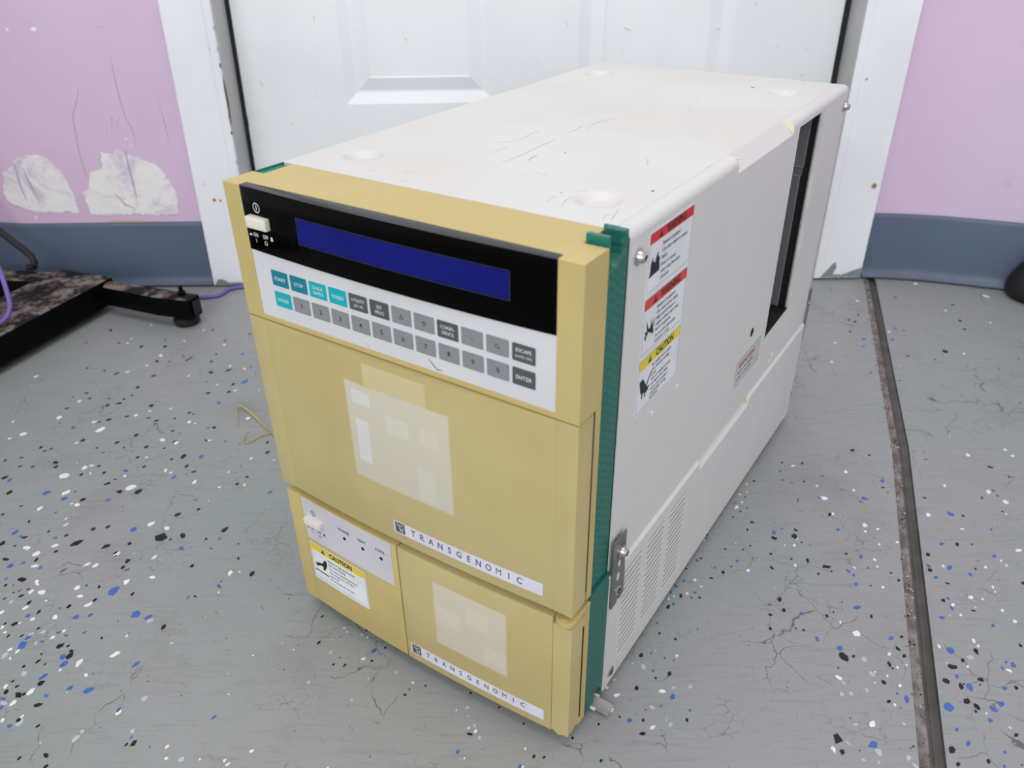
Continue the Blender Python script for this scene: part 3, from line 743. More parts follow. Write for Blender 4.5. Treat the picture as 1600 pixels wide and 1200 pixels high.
# top panel with four round dimples
DIM = [(36.2, 90.3, 13.4), (218.8, 90.5, 14.2), (31, 443, 14), (219, 440, 14)]
def top_z(x, y):
    z = 356.4
    for cx, cy, r in DIM:
        d = math.hypot(x - cx, y - cy)
        if d < r: 
            t = min(1.0, (r - d) / 4.0); z -= 4.4 * t * t * (3 - 2 * t)
    return z
bm = bmesh.new()
xs_ = [0.4] + [2 + i * 2.5 for i in range(98)] + [246, 248.6]
ys_ = [49.6, 51.2] + [53 + i * 2.5 for i in range(34)] + [142 + i * 9 for i in range(31)] + [420 + i * 2.4 for i in range(18)] + [466, 480, 495, 504]
G = [[bm.verts.new(Vector((x, y, Z(top_z(x, y)))) * MM) for x in xs_] for y in ys_]
for a, b in zip(G, G[1:]):
    for i in range(len(xs_) - 1): bm.faces.new((a[i], a[i + 1], b[i + 1], b[i]))
# rim down to the core
rimv = [[bm.verts.new(v.co - Vector((0, 0, 6)) * MM) for v in G[0]], [bm.verts.new(v.co - Vector((0, 0, 6)) * MM) for v in G[-1]]]
for i in range(len(xs_) - 1):
    bm.faces.new((G[0][i], rimv[0][i], rimv[0][i + 1], G[0][i + 1])); bm.faces.new((G[-1][i], G[-1][i + 1], rimv[1][i + 1], rimv[1][i]))
topp = link_bm('top_panel', bm, M['beige'], AN, smooth=60)
for p in topp.data.polygons:
    if p.normal.z < -0.5: topp.data.flip_normals(); break

def tmap(u, v, h): return (u, v, Z(356.4) + h)
SCR = [[(959, 1644), (994, 1700), (1044, 1742)], [(1055, 1780), (1053, 1880), (1033, 1993), (1043, 2054), (1046, 2116)], [(1278, 1221), (1294, 1298), (1297, 1396), (1292, 1523), (1280, 1682), (1280, 1828), (1280, 1954)], [(1265, 2118), (1258, 2211), (1261, 2287), (1240, 2390), (1245, 2438)], [(1296, 2441), (1291, 2566), (1305, 2659), (1330, 2754)], [(1345, 2284), (1301, 2412)], [(1091, 1393), (1093, 1478), (1085, 1603)], [(1418, 1355), (1392, 1442), (1391, 1512)], [(1578, 1182), (1636, 1155), (1708, 1138)], [(1544, 1109), (1599, 1051)], [(2015, 975), (2061, 1003)], [(629, 639), (645, 658), (688, 671)], [(859, 731), (897, 742), (933, 769)], [(1064, 756), (1066, 779)], [(992, 543), (986, 586), (999, 626)], [(2374, 596), (2357, 654), (2360, 694), (2379, 704)], [(2427, 598), (2402, 666), (2384, 741), (2371, 800)], [(2431, 1457), (2467, 1518)], [(2474, 1815), (2482, 1899)], [(2074, 664), (2040, 775), (2036, 855)], [(1960, 685), (1943, 777), (1948, 822)], [(2013, 968), (2053, 1001)], [(2037, 1839), (2094, 1764), (2137, 1658)], [(1402, 1376), (1379, 1473), (1381, 1530)], [(2397, 3702), (2469, 3822)]]
def scl(L): return [[(a / 10, b / 10) for a, b in l] for l in L]
flat('scratches', *ribbon_parts(scl(SCR), 0.55), tmap, 0.06, M['scuff'], AN)['label'] = 'fine grey scratches on the top'
SPOTS = [(2391, 1198, 1.1), (1859, 4497, 1.6), (1519, 1670, .6), (1742, 3319, .7), (1943, 891, .6), (1655, 3687, .7)]
flat('paint_nicks', *merge([poly([(x / 10 + r * math.cos(a), y / 10 + r * 1.3 * math.sin(a)) for a in [i * 1.05 for i in range(6)]]) for x, y, r in SPOTS]), tmap, 0.07, M['spot'], AN)
SS = [[(2519, 2423), (2705, 2416), (2913, 2405)], [(2975, 2424), (3089, 2408)], [(1412, 2391), (1527, 2389), (1626, 2397), (1836, 2394), (2018, 2401), (2201, 2426)]]
flat('side_scratches', *ribbon_parts(scl(SS), 0.45), side_map, 0.06, M['scuff_light'], AN)['label'] = 'pale scratches on the side'

# slot in the side with its inner plates
bm = bmesh.new()
box(bm, 237.2, 238.6, 354, 431, Z(150), Z(349)); box(bm, 238.4, 254.0, 429.9, 430.8, Z(157), Z(348.4)); box(bm, 238.4, XS - 1.4, 354, 431, Z(156), Z(160.3))
link_bm('slot_lining', bm, M['dark'], AN)
bm = bmesh.new()
prism(bm, [(423.5, Z(161.6)), (429.9, Z(160.2)), (429.9, Z(348.3)), (423.5, Z(348.3))], 'x', 256.6, 257.4)
prism(bm, [(254.2, 430.9), (254.2, 428.9), (XS - 0.4, 428.4), (XS + 0.1, 431.0)], 'z', Z(160.6), Z(348.4))
link_bm('slot_flange', bm, M['slotgrey'], AN)['label'] = 'light folded flange of the side slot'
bm = bmesh.new()
box(bm, 238.7, 249.2, 426.5, 429.6, Z(298), Z(348.2)); box(bm, 238.7, 247.6, 426.5, 429.6, Z(158), Z(290))
box(bm, 238.7, 248.2, 428.6, 429.7, Z(289), Z(299))
link_bm('inner_plate', bm, M['darkgrey'], AN)['label'] = 'dark grey plate inside the side slot'
bm = bmesh.new()
for (a, b, c, d) in ((248.6, 249.3, 298, 348), (247.0, 247.7, 158, 290), (238.7, 249.3, 297.3, 298.2), (238.7, 247.7, 289.4, 290.3)):
    box(bm, a, b, 426.1, 426.9, Z(c), Z(d))
link_bm('plate_edge', bm, M['lightedge'], AN)

# lower case with chamfered top edge and grip
bm = bmesh.new()
def lseg(y0, y1, grip):
    topc = [(261, Z(101.5)), (256.0, Z(106.2)), (252, Z(110)), (250, Z(111.9))] if grip else [(261, Z(109.4)), (258.6, Z(111.9))]
    prism(bm, [(0.6, Z(-4)), (261, Z(-4))] + topc + [(0.6, Z(111.9))], 'y', y0, y1)
lseg(51.6, 209.5, False); lseg(209.5, 328.3, True); lseg(328.3, 504, False)
lower = link_bm('lower_case', bm, M['beige_side'], AN, smooth=25)
bm = bmesh.new()
prism(bm, [(255.5, Z(112)), (258.7, Z(112)), (261.15, Z(109.2)), (261.15, Z(101.8))], 'y', 327.6, 328.5)
link_bm('grip_edge', bm, M['cream'], AN)['label'] = 'cream bare edge of the lower grip'
# louvres: three columns of fifteen
me_v = None
zt, zb_ = 98.6, 18.0
for ci, (ya, yb) in enumerate(((72.3, 100.9), (112.6, 141.2), (153.2, 182.0))):
    for k in range(15):
        z = zt - (zt - zb_) * k / 14 - (0.0 if ci == 0 else 0.4)
        if me_v is None:
            b = bmesh.new()
            L_ = 28.6
            prism(b, [(0, -3.9), (0.25, -3.6), (1.0, -1.5), (1.0, -1.2), (0, -1.2)], 'y', 0, L_)
            bmesh.ops.recalc_face_normals(b, faces=b.faces)
            me_v = bpy.data.meshes.new('vent_louvre'); b.to_mesh(me_v); b.free(); me_v.materials.append(M['beige_side'])
        o = bpy.data.objects.new('vent_louvre', me_v); COL.objects.link(o); o.parent = AN
        o.location = (261.0 * MM, ya * MM, Z(z) * MM)
bm = bmesh.new()
for (ya, yb) in ((72.3, 100.9), (112.6, 141.2), (153.2, 182.0)):
    for k in range(15):
        z = zt - (zt - zb_) * k / 14 - (0.0 if ya < 80 else 0.4)
        box(bm, 260.6, 261.2, ya + 0.1, yb - 0.1, Z(z - 1.25), Z(z - 0.1))
vs_o = link_bm('vent_slots', bm, M['slit'], AN); vs_o['kind'] = 'stuff'

# small pressed bumps, hole, feet
for (y, z) in ((141, 217.2), (100.4, 217.4), (391, 125), (385, 121)):
    bm = bmesh.new(); prism(bm, [(0, -2.6), (1.5, -1.0), (1.6, 0.6), (0, 1.6)], 'y', -1.1, 1.1, bevel=0.25)
    o = link_bm('pressed_tab', bm, M['beige_side'], AN, loc=(XS * MM, y * MM, Z(z) * MM))
bm = bmesh.new(); cyl(bm, (XS - 0.2, 309.4, Z(185.2)), (1, 0, 0), 4.1, 0.32)
link_bm('screw_hole', bm, M['dark'], AN)['label'] = 'empty black screw hole'
for (x, y) in ((28, 80), (232, 80), (28, 475), (232, 475)):
    bm = bmesh.new(); cyl(bm, (x, y, 0), (0, 0, 1), 13, Z(-4), r2=15)
    link_bm('foot', bm, M['rubber'], AN)

# screws
def screw(name, c, r=5.2, big=True):
    bm = bmesh.new()
    c = Vector(c)
    if big:
        lathe(bm, c, (1, 0, 0), [(0, 0), (r * 1.25, 0), (r * 1.25, 0.9), (r * 0.98, 1.2), (r * 0.95, 2.2), (r * 0.72, 4.2), (r * 0.55, 5.0), (r * 0.5, 5.1), (r * 0.42, 4.2), (0, 4.2)], 26)
    else:
        lathe(bm, c, (1, 0, 0), [(0, 0), (r, 0), (r, 0.5), (r * 0.8, 1.1), (r * 0.35, 1.2), (r * 0.3, 0.5), (0, 0.5)], 24)
    o = link_bm(name, bm, M['chrome'], AN, smooth=35)
    bm = bmesh.new()
    for a in (0, math.pi / 2):
        n = Vector((0, math.cos(a), math.sin(a)))
        t = Vector((0, -math.sin(a), math.cos(a)))
        h = 5.0 if big else 1.1; w = r * (0.42 if big else 0.55)
        q = [c + Vector((h, 0, 0)) + n * w * i + t * r * 0.10 * j for i, j in ((-1, -1), (1, -1), (1, 1), (-1, 1))]
        q2 = [p + Vector((0.25, 0, 0)) for p in q]
        A = [bm.verts.new(p * MM) for p in q]; B = [bm.verts.new(p * MM) for p in q2]
        bm.faces.new(A); bm.faces.new(B)
        for i in range(4): bm.faces.new((A[i], A[(i + 1) % 4], B[(i + 1) % 4], B[i]))
    link_bm('cross_recess', bm, M['dark'], o)
    return o
screw('case_screw', (XS, 61.2, Z(339.4)), 4.0)
screw('case_screw', (XS, 497.5, Z(338.6)), 4.0)
# joining plates
bm = bmesh.new()
prism(bm, [(51.4, Z(84)), (53.0, Z(80.9)), (60.0, Z(81.2)), (62.6, Z(84.5)), (64.2, Z(82.0)), (69.0, Z(82.0)), (71.0, Z(84.5)), (70.8, Z(104)), (70.0, Z(112)), (69.4, Z(142.6)), (51.3, Z(142.4))], 'x', 261.1, 262.2)
jp = link_bm('joining_plate', bm, M['plate'], AN); jp['label'] = 'grey metal joining plate with two screws near the front'
for (y, z, w, h) in ((60.8, 118.6, 1.9, 2.7), (60.2, 106.9, 1.9, 3.6)):
    bm = bmesh.new()
    prism(bm, [(y + w * math.cos(a), Z(z) + h * math.sin(a)) for a in [i * math.pi / 8 for i in range(16)]], 'x', 262.1, 262.35)
    link_bm('slot_hole', bm, M['beige_side'], jp)
screw('plate_screw', (262.2, 62.0, Z(129.0)), 3.9)
screw('plate_screw', (262.2, 61.4, Z(92.9)), 4.4, False)
screw('case_screw', (261.0, 62.2, Z(7.0)), 4.4, False)
bm = bmesh.new()
prism(bm, [(504, Z(86)), (505.5, Z(82)), (511, Z(92)), (511.5, Z(146)), (509, Z(152)), (504, Z(152))], 'x', 251, 260.5)
rp = link_bm('joining_plate', bm, M['plate'], AN); rp['label'] = 'dark joining plate on the rear corner'
bm = bmesh.new(); cyl(bm, (260.5, 508, Z(134)), (1, 0, 0), 2.4, 1.5, 12); link_bm('plate_screw', bm, M['chrome'], rp)
bm = bmesh.new(); prism(bm, [(503.2, Z(17)), (504.8, Z(17)), (504.8, Z(25)), (503.2, Z(25))], 'x', 252, 261.2); link_bm('rear_slot', bm, M['dark'], AN)

# inner core and green side frames
bm = bmesh.new(); box(bm, 4, 255.8, 47.8, 53, Z(-2), Z(353)); box(bm, 4, 254, 19, 48, Z(-1), Z(300))
box(bm, 252, 258.2, 50.2, 53, Z(116), Z(352.6))
link_bm('inner_core', bm, M['dark'], AN)
def yzbox(name, pl, x0, x1, mat, bev=0.35):
    bm = bmesh.new(); prism(bm, pl, 'x', x0, x1, bevel=bev); return link_bm(name, bm, mat, AN)
gu = yzbox('side_strip', [(24.7, Z(119.2)), (49.8, Z(118.4)), (49.9, Z(358.6)), (44.6, Z(358.6)), (44.4, Z(350)), (43.2, Z(346.6)), (40.6, Z(343.8)), (37.0, Z(341.8)), (32, Z(340.6)), (24.7, Z(340))], 246.4, 258.2, M['green'])
gu['label'] = 'green textured upper side strip with a scooped top'
bm = bmesh.new(); box(bm, 244.2, 253.2, 48.2, 50.0, Z(318), Z(358.8), bevel=0.3)
box(bm, 244.4, 257.2, 28.6, 31.8, Z(352.5), Z(360.2), bevel=0.3)
box(bm, 246.2, 247.4, 24.9, 48.4, Z(318), Z(345), bevel=0.1)
link_bm('latch_tab', bm, M['green_flat'], AN)['label'] = 'green latch tab at the top right corner'
bm = bmesh.new(); box(bm, 1.2, 9.6, 27.0, 46.6, Z(119), Z(355.2), bevel=0.3); box(bm, 0.9, 1.9, 25.0, 49.6, Z(119), Z(356.5), bevel=0.2)
link_bm('side_strip', bm, M['green_flat'], AN)['label'] = 'green side strip at the left edge'
gl = yzbox('side_strip', [(24.0, Z(-2.6)), (37.0, Z(-2.6)), (38.0, Z(4.0)), (41.0, Z(7.0)), (45.0, Z(7.0)), (47.6, Z(3.0)), (48.2, Z(-3.4)), (50.9, Z(-3.4)), (50.9, Z(117.2)), (24.4, Z(117.4))], 246.4, 260.3, M['green'])
gl['label'] = 'green textured lower side strip with an arched notch'
bm = bmesh.new(); box(bm, 1.0, 12, 24.4, 50.6, Z(-2), Z(117)); link_bm('side_strip', bm, M['green_flat'], AN)['label'] = 'green lower side strip at the left edge'
# folded corner of the lower case beside the strip
bm = bmesh.new(); prism(bm, [(250, 51.0), (261, 51.0), (261, 52.2), (250, 52.2)], 'z', Z(-4), Z(112.6)); prism(bm, [(254.5, 46.6), (260.9, 50.2), (260.9, 52), (254, 52)], 'z', Z(112.4), Z(113.4))
link_bm('corner_fold', bm, M['beige'], AN)
# drip pull at the bottom: small bent metal channel
bm = bmesh.new()
ch = []
prism(bm, [(37.2, 3.6), (39.2, 2.8), (42.2, 2.5), (45.2, 2.9), (47.2, 3.8), (47.3, 4.8), (45.1, 4.0), (42.2, 3.6), (39.3, 3.9), (37.4, 4.6)], 'x', 244, 272.5)
lv = link_bm('drain_channel', bm, M['lever'], AN); lv['label'] = 'small grey metal channel poking out under the green strip'
bm = bmesh.new(); box(bm, 244, 260, 47.2, 48.3, 3.8, 6.4, bevel=.2); box(bm, 244, 262.5, 36.0, 37.2, 3.0, 5.6, bevel=.2)
link_bm('channel_lip', bm, M['sticker'], AN)

# ---- yellow front frame
fr = bmesh.new()
prism(fr, [(0, Z(264.2)), (260, Z(264.2)), (260, Z(356.3)), (244.9, Z(356.3)), (244.9, Z(267.5)), (15.4, Z(267.5)), (15.4, Z(356.3)), (0, Z(356.3))], 'y', 0, 6.2, bevel=0.45, sel=lambda x, y, z: y < 0.01)
prism(fr, [(0, 6.2), (260, 6.2), (260, 24.8), (245, 24.8), (245, 49.5), (10.3, 49.5), (10.3, 24.8), (0, 24.8)], 'z', Z(264.2), Z(356.3), bevel=0.35, sel=lambda x, y, z: z > Z(356.2) and y > 6.3)
box(fr, 15, 245, 1.9, 6.4, Z(267), Z(316))
prism(fr, [(250, 19.1), (260, 19.1), (260, 24.8), (250, 24.8)], 'z', Z(118.6), Z(264.4))
box(fr, 6, 251.0, 14, 22, Z(118.9), Z(264.3))
box(fr, 0, 6, 18, 24.8, Z(118.9), Z(264.4))
ff = link_bm('front_frame', fr, M['yellow'], AN, smooth=30)
for p in ff.data.polygons: p.use_smooth = p.area < 1e-4

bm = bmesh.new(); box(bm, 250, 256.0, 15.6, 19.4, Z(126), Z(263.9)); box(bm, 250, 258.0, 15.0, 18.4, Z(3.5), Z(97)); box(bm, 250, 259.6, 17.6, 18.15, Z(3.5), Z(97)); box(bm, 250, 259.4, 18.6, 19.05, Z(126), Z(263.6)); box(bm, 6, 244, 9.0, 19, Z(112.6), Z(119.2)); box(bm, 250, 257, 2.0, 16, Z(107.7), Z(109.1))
link_bm('groove_shade', bm, pbr('groove_shade_brown', (52, 42, 32), 0.8), AN)  # dark boxes standing in for the shade inside the grooves and gaps
# ---- bowed panels
def bowed(name, x0, x1, z0, z1, B, back, mat, flat_l=None, flat_r=None, side_r=None, side_l=None, bev=0.5, parent=AN, step=0.35, y0=0.0):
    """outline in plan: (optional flat rail + returned side) + bow; extruded upwards"""
    pl = []
    n = 28
    if flat_l is not None:
        pl += [(flat_l, y0 + (side_l or back)), (flat_l, y0)]
        pl += [(x0 - 0.9, y0), (x0 - 0.5, y0 + step)]
    xs = [x0 + (x1 - x0) * i / n for i in range(n + 1)]
    pl += [(x, y0 - bulge(x, B)) for x in xs]
    if flat_r is not None:
        pl += [(x1 + 0.5, y0 + step), (x1 + 0.9, y0), (flat_r, y0), (flat_r, y0 + (side_r or back))]
    else: pl += [(x1, back)]
    if flat_l is None: pl += [(x0, back)]
    bm = bmesh.new()
    prism(bm, pl, 'z', Z(z0), Z(z1), bevel=bev, sel=lambda x, y, z: y < 5.0 and (z < Z(z0) + 0.01 or z > Z(z1) - 0.01) if bev else None, seg=2)
    return link_bm(name, bm, mat, parent, smooth=28)
disp = bowed('display_panel', 15.5, 244.8, 314.3, 356.2, 3.8, 6.3, [M['black'], M['black_sheen']], bev=0.5)
for p in disp.data.polygons:
    if p.normal.z > 0.3: p.material_index = 1
disp['label'] = 'glossy black display panel'
f38 = front_map(3.8)
lc = flat('lcd_screen', *rrect(66.0, 217.5, 328.4, 344.2, 0.0, 16), f38, 0.12, M['lcd'], disp); lc['label'] = 'dark blue rectangular screen'
flat('screen_edge', *frame_lines(65.4, 218.1, 327.8, 344.8, 0.35), f38, 0.16, pbr('screen_edge_grey', (58, 60, 70), 0.3), disp)
def ring(cx, cz, r, w, n=24):
    V, F = [], []
    for i in range(n):
        a = 2 * math.pi * i / n
        V += [(cx + r * math.cos(a), cz + r * math.sin(a)), (cx + (r - w) * math.cos(a), cz + (r - w) * math.sin(a))]
    for i in range(n):
        j = (i + 1) % n; F.append((2 * i, 2 * j, 2 * j + 1, 2 * i + 1))
    return V, F
def power_marks(x, zt_, s=1.0, zs=(325.2, 321.6)):
    P = [ring(x + 0, zt_, 3.2 * s, 0.55 * s), lines([(x - 0.35, x + 0.35, zt_ - 1.7 * s, zt_ + 1.7 * s)])]
    return P
pm = power_marks(29.4, 344.0)
pm += [txt('ON', 21.6, 324.3, 3.6, bold=0.012, sx=0.85), txt('OFF', 30.8, 324.5, 3.6, bold=0.012, sx=0.85), lines([(23.5, 23.95, 320.2, 322.8)]), ring(33.2, 321.6, 1.45, 0.4),
       lines([(17.6, 20.4, 324.2, 324.6), (18.0, 20.0, 324.4, 325.5)]), lines([(38.2, 41.0, 324.4, 324.8), (38.7, 40.5, 324.6, 327.0)])]
flat('panel_marks', *merge(pm), f38, 0.12, M['ink_w'], disp)['label'] = 'white power symbol with ON and OFF marks'
def push_button(x0, x1, z0, z1, yf, yb, label):
    bm = bmesh.new()
    box(bm, x0, x1, yf, yb, Z(z0), Z(z1), bevel=0.8)
    o = link_bm('power_button', bm, M['button'], AN, smooth=40); o['label'] = label
    return o
b1 = push_button(21.6, 39.8, 331.2, 338.8, -5.0, 1.0, 'ivory rectangular power button on the black panel')
bm = bmesh.new(); box(bm, 23.6, 34.0, -5.3, -4.9, Z(332.9), Z(337.0), bevel=0.15); link_bm('button_inset', bm, M['button'], b1)

# keypad
bm = bmesh.new(); box(bm, 15.5, 244.8, 0.7, 1.95, Z(267.6), Z(314.6))
kp = link_bm('keypad_panel', bm, M['panelgrey'], AN); kp['label'] = 'pale grey keypad panel'
kmap = front_map(0.0, 0.7)
flat('panel_scuffs', *ribbon_parts([[(158, 275.0), (160.5, 272.8), (163.2, 270.2), (165.4, 268.6)], [(163.4, 269.4), (166.0, 270.0), (168.4, 269.2)], [(109.5, 270.2), (111.5, 268.8)], [(108, 271.2), (109.4, 271.0)]], 0.55), kmap, 0.1, M['ink_k'], kp)['label'] = 'black scuff below the keys'
KW, KH, KP = 14.75, 10.7, 16.97
def key_mesh(mat):
    bm = bmesh.new()
    r = 0.7
    pts = []
    for cx, cz, a0 in ((r, r, 180), (KW - r, r, 270), (KW - r, KH - r, 0), (r, KH - r, 90)):
        for k in range(4):
            a = math.radians(a0 + 30 * k); pts.append((cx + r * math.cos(a), cz + r * math.sin(a)))
    prism(bm, pts, 'y', -0.28, 0.02)
    bmesh.ops.recalc_face_normals(bm, faces=bm.faces)
    me = bpy.data.meshes.new('key'); bm.to_mesh(me); bm.free(); me.materials.append(mat); return me
KM = {k: key_mesh(M['key_' + k]) for k in ('teal', 'turq', 'grey', 'dark')}
ROW1 = [('START', 'teal'), ('STOP', 'teal'), ('QUICK\nSAMPLE', 'turq'), ('WASH', 'turq'), ('UTILITY\n(SET UP)', 'dark'), ('SET\nPROG', 'dark'), ('UP', 'grey'), ('DOWN', 'grey'), ('CONFI-\nDENCE', 'dark'), ('.', 'grey'), ('CL', 'grey'), ('ESCAPE\n(LOCK OFF)', 'dark')]
ROW2 = [('HOLD', 'turq')] + [(c_, 'grey') for c_ in '1234567890'] + [('ENTER', 'dark')]
CN = {'teal': 'dark teal', 'turq': 'turquoise', 'grey': 'mid grey', 'dark': 'dark grey'}
for row, z0 in ((ROW1, 292.4), (ROW2, 277.5)):
    for i, (s, c_) in enumerate(row):
        o = bpy.data.objects.new('key', KM[c_]); COL.objects.link(o); o.parent = AN
        x0 = 30.75 + i * KP
        o.location = (x0 * MM, 0.7 * MM, Z(z0) * MM)
        o['label'] = CN[c_] + ' key marked ' + {'UP': 'with an up triangle', 'DOWN': 'with a down triangle', '.': 'with a dot'}.get(s, s.replace('\n', ' '))
        km = lambda u, v, h: (u, -0.28 - h, v)
        cx, cz = KW / 2, KH / 2
        ink = M['ink_k'] if c_ == 'grey' else M['ink_w']
        P = []
        if s == 'UP' or s == 'DOWN':
            k = 1 if s == 'UP' else -1
            for (a, b) in (((-1.5, -1.2), (1.5, -1.2)), ((1.5, -1.2), (0, 1.5)), ((0, 1.5), (-1.5, -1.2))):
                P.append(ribbon_parts([[(cx + a[0], cz - 0.3 + k * a[1]), (cx + a[0] * .5 + b[0] * .5, cz - 0.3 + k * (a[1] + b[1]) / 2), (cx + b[0], cz - 0.3 + k * b[1])]], 0.5))
        elif s == '.':
            P.append(poly([(cx + 0.45 * math.cos(a), cz - 0.4 + 0.45 * math.sin(a)) for a in [q * math.pi / 4 for q in range(8)]]))
        elif '\n' in s:
            a, b = s.split('\n')
            small = b.startswith('(')
            P.append(txt(a, cx, cz + 0.6, 3.1, align='CENTER', sx=0.98, bold=0.003))
            P.append(txt(b, cx, cz - 2.9, 2.4 if small else 3.1, align='CENTER', sx=0.86, bold=0.0))
        elif s == '1':
            P.append(poly([(cx - 0.25, cz - 1.6), (cx + 0.3, cz - 1.6), (cx + 0.3, cz + 1.6), (cx - 0.1, cz + 1.6), (cx - 0.85, cz + 0.95), (cx - 0.85, cz + 0.5), (cx - 0.25, cz + 0.9)]))
        else:
            big = len(s) == 1
            P.append(txt(s, cx, cz - 1.6 if big else cz - 1.4, 4.6 if big else 3.5, align='CENTER', sx=1.0, bold=0.008 if big else 0.004))
        flat('legend', *merge(P), km, 0.07, ink, o)

# ---- upper door
ud = bowed('upper_door', 15.0, 245.0, 119.4, 263.4, 4.2, 13.5, M['door_u'], flat_l=0.2, flat_r=260.0, side_r=16.4, side_l=17.0, bev=0.6)
ud['label'] = 'upper bowed yellowed door with a pale square where a sticker was'
# ---- lower unit: body, left panel, right door, hinge
lb = bmesh.new()
box(lb, 3.0, 250, 6.0, 24.6, Z(0.5), Z(112.4), bevel=0.3)
prism(lb, [(246, 18.2), (260, 18.2), (260, 24.6), (246, 24.6)], 'z', Z(-3.0), Z(112.6))
box(lb, 246, 256.5, 2, 15, Z(1.0), Z(104)); box(lb, 256, 260, 15.2, 18.3, Z(-2.6), Z(3.4)); box(lb, 256, 260, 15.2, 18.3, Z(97), Z(107))
link_bm('lower_body', lb, M['yellow'], AN)
lp = bmesh.new()
n = 14
pl = [(3.0, 20), (3.0, 0.0), (15.6, 0.0), (15.9, 0.5), (16.3, 0.5)] + [(16.6 + (118.2 - 16.6) * i / n, -bulge(16.6 + (118.2 - 16.6) * i / n, 4.3)) for i in range(n + 1)] + [(118.2, 7), (16, 7), (16, 20)]
prism(lp, pl, 'z', Z(-0.4), Z(112.6), bevel=0.5, sel=lambda x, y, z: y < 5.0 and (z < Z(-0.39) or z > Z(112.59)))
lpo = link_bm('lower_left_panel', lp, M['yellow'], AN, smooth=28)
ld = bmesh.new()
pl = [(119.5, 7)] + [(119.5 + (245.6 - 119.5) * i / n, -bulge(119.5 + (245.6 - 119.5) * i / n, 4.3)) for i in range(n + 1)] + [(246.2, 0.4), (246.2, 7)]
prism(ld, pl, 'z', Z(-0.8), Z(112.4), bevel=0.5, sel=lambda x, y, z: y < 5.0 and (z < Z(-0.79) or z > Z(112.39)))
prism(ld, [(246.4, 7), (246.4, 0.45), (246.8, 0), (259.2, 0), (260, 0.7), (260, 15.4), (256.8, 15.4), (256.8, 7)], 'z', Z(1.2), Z(107.6), bevel=0.4, sel=lambda x, y, z: z > Z(107.5))
prism(ld, arc(252.0, 7.6, 7.4, 0, 330, 11), 'z', Z(-1.6), Z(1.6))
ldo = link_bm('lower_door', ld, M['door_l'], AN, smooth=28); ldo['label'] = 'lower right yellowed door with a pale square where a sticker was'
bm = bmesh.new()
prism(bm, [(253.6 + 7.0 * math.cos(a), 4.6 + 7.0 * math.sin(a)) for a in [math.pi + i * math.pi / 12 for i in range(13)]] + [(260.4, 24.4), (253, 24.4), (249, 13), (246.6, 7.4)], 'z', Z(109.2), Z(113.3), bevel=0.45)
hg = link_bm('hinge_arm', bm, M['yellow'], AN, smooth=35)
bm = bmesh.new(); cyl(bm, (253.4, 2.6, Z(112.8)), (0, 0, 1), 2.3, 1.1, 20, bevel=0.3); link_bm('hinge_pin', bm, M['yellow'], hg)

f43 = front_map(4.3)
# control plate on the lower left panel
sp = flat('control_plate', *rrect(18.9, 113.3, 71.2, 112.0, 0.0, 14), f43, 0.3, M['silver'], AN, 0.25); sp['label'] = 'silver-grey control plate with power, heat and cool lights'
mk = power_marks(30.9, 100.7, 0.85)
mk += [txt('ON', 24.4, 82.3, 3.0, sx=0.85), txt('OFF', 32.6, 82.3, 3.0, sx=0.85), lines([(26.2, 26.6, 78.3, 80.6)]), ring(35.0, 79.2, 1.3, 0.35), lines([(20.4, 22.8, 82.2, 82.5), (20.8, 22.4, 82.4, 83.3)]), lines([(39.4, 41.8, 82.3, 82.6), (39.8, 41.4, 82.5, 84.6)])]
for s_, x_ in (('POWER', 64.9), ('HEAT', 83.7), ('COOL', 102.2)):
    flat('caption', *txt(s_, x_, 98.7, 3.7, sx=0.95, align='CENTER', bold=0.012), f43, 0.4, M['ink_k'], sp)
flat('panel_marks', *merge(mk), f43, 0.4, M['ink_k'], sp)
for x in (64.8, 84.0, 102.6):
    bm = bmesh.new(); cyl(bm, (x, -bulge(x, 4.3) + 0.2, Z(92.8)), (0, -1, 0), 1.5, 0.75, 16); link_bm('indicator_light', bm, M['rubber'], sp)
push_button(23.6, 40.6, 90.2, 96.4, -6.0, 1.0, 'ivory rectangular power button on the silver plate')

# brand strips
def brand(x0, x1, z0, z1, zt_, sy, tx, label):
    o = flat('brand_strip', *rrect(x0, x1, z0, z1, 0.0, 16), f43 if z0 < 100 else front_map(4.2), 0.2, M['brand'], AN, 0.18); o['label'] = label
    mp_ = f43 if z0 < 100 else front_map(4.2)
    e = flat('emblem', *rrect(x0 + 1.2, x0 + 9.8, z0 + 0.9, z1 - 0.5, 0.0, 2), mp_, 0.28, M['ink_g'], o)
    ex, ez = x0 + 1.2, z0 + 0.9
    H = z1 - 0.5 - ez
    sw = ribbon_parts([[(ex + 0.6, ez + H - 1.0), (ex + 2.2, ez + H - 2.0), (ex + 3.6, ez + H - 3.4), (ex + 5.4, ez + 3.0), (ex + 6.2, ez + 1.4), (ex + 6.4, ez + 0.2)],
                       [(ex + 3.4, ez + H - 1.2), (ex + 4.6, ez + H - 2.4), (ex + 6.2, ez + H - 2.2), (ex + 7.4, ez + H - 1.0)],
                       [(ex + 6.8, ez + H - 2.8), (ex + 7.2, ez + 3.6), (ex + 6.0, ez + 2.8)], [(ex + 3.6, ez + 3.8), (ex + 4.6, ez + 2.4), (ex + 4.8, ez + 1.0)]], 0.6)
    flat('emblem_figure', *sw, mp_, 0.34, M['brand'], o)
    P = [txt(ch, tx[0] + (tx[1] - tx[0]) * i / 11, zt_, sy, align='CENTER', sx=0.82, bold=0.0 if ch == 'M' else 0.014) for i, ch in enumerate('TRANSGENOMIC')]
    P.append(txt('TM', tx[1] + 2.2, zt_ + sy * 0.55, 1.2))
    flat('lettering', *merge(P), mp_, 0.3, M['ink_g'], o)
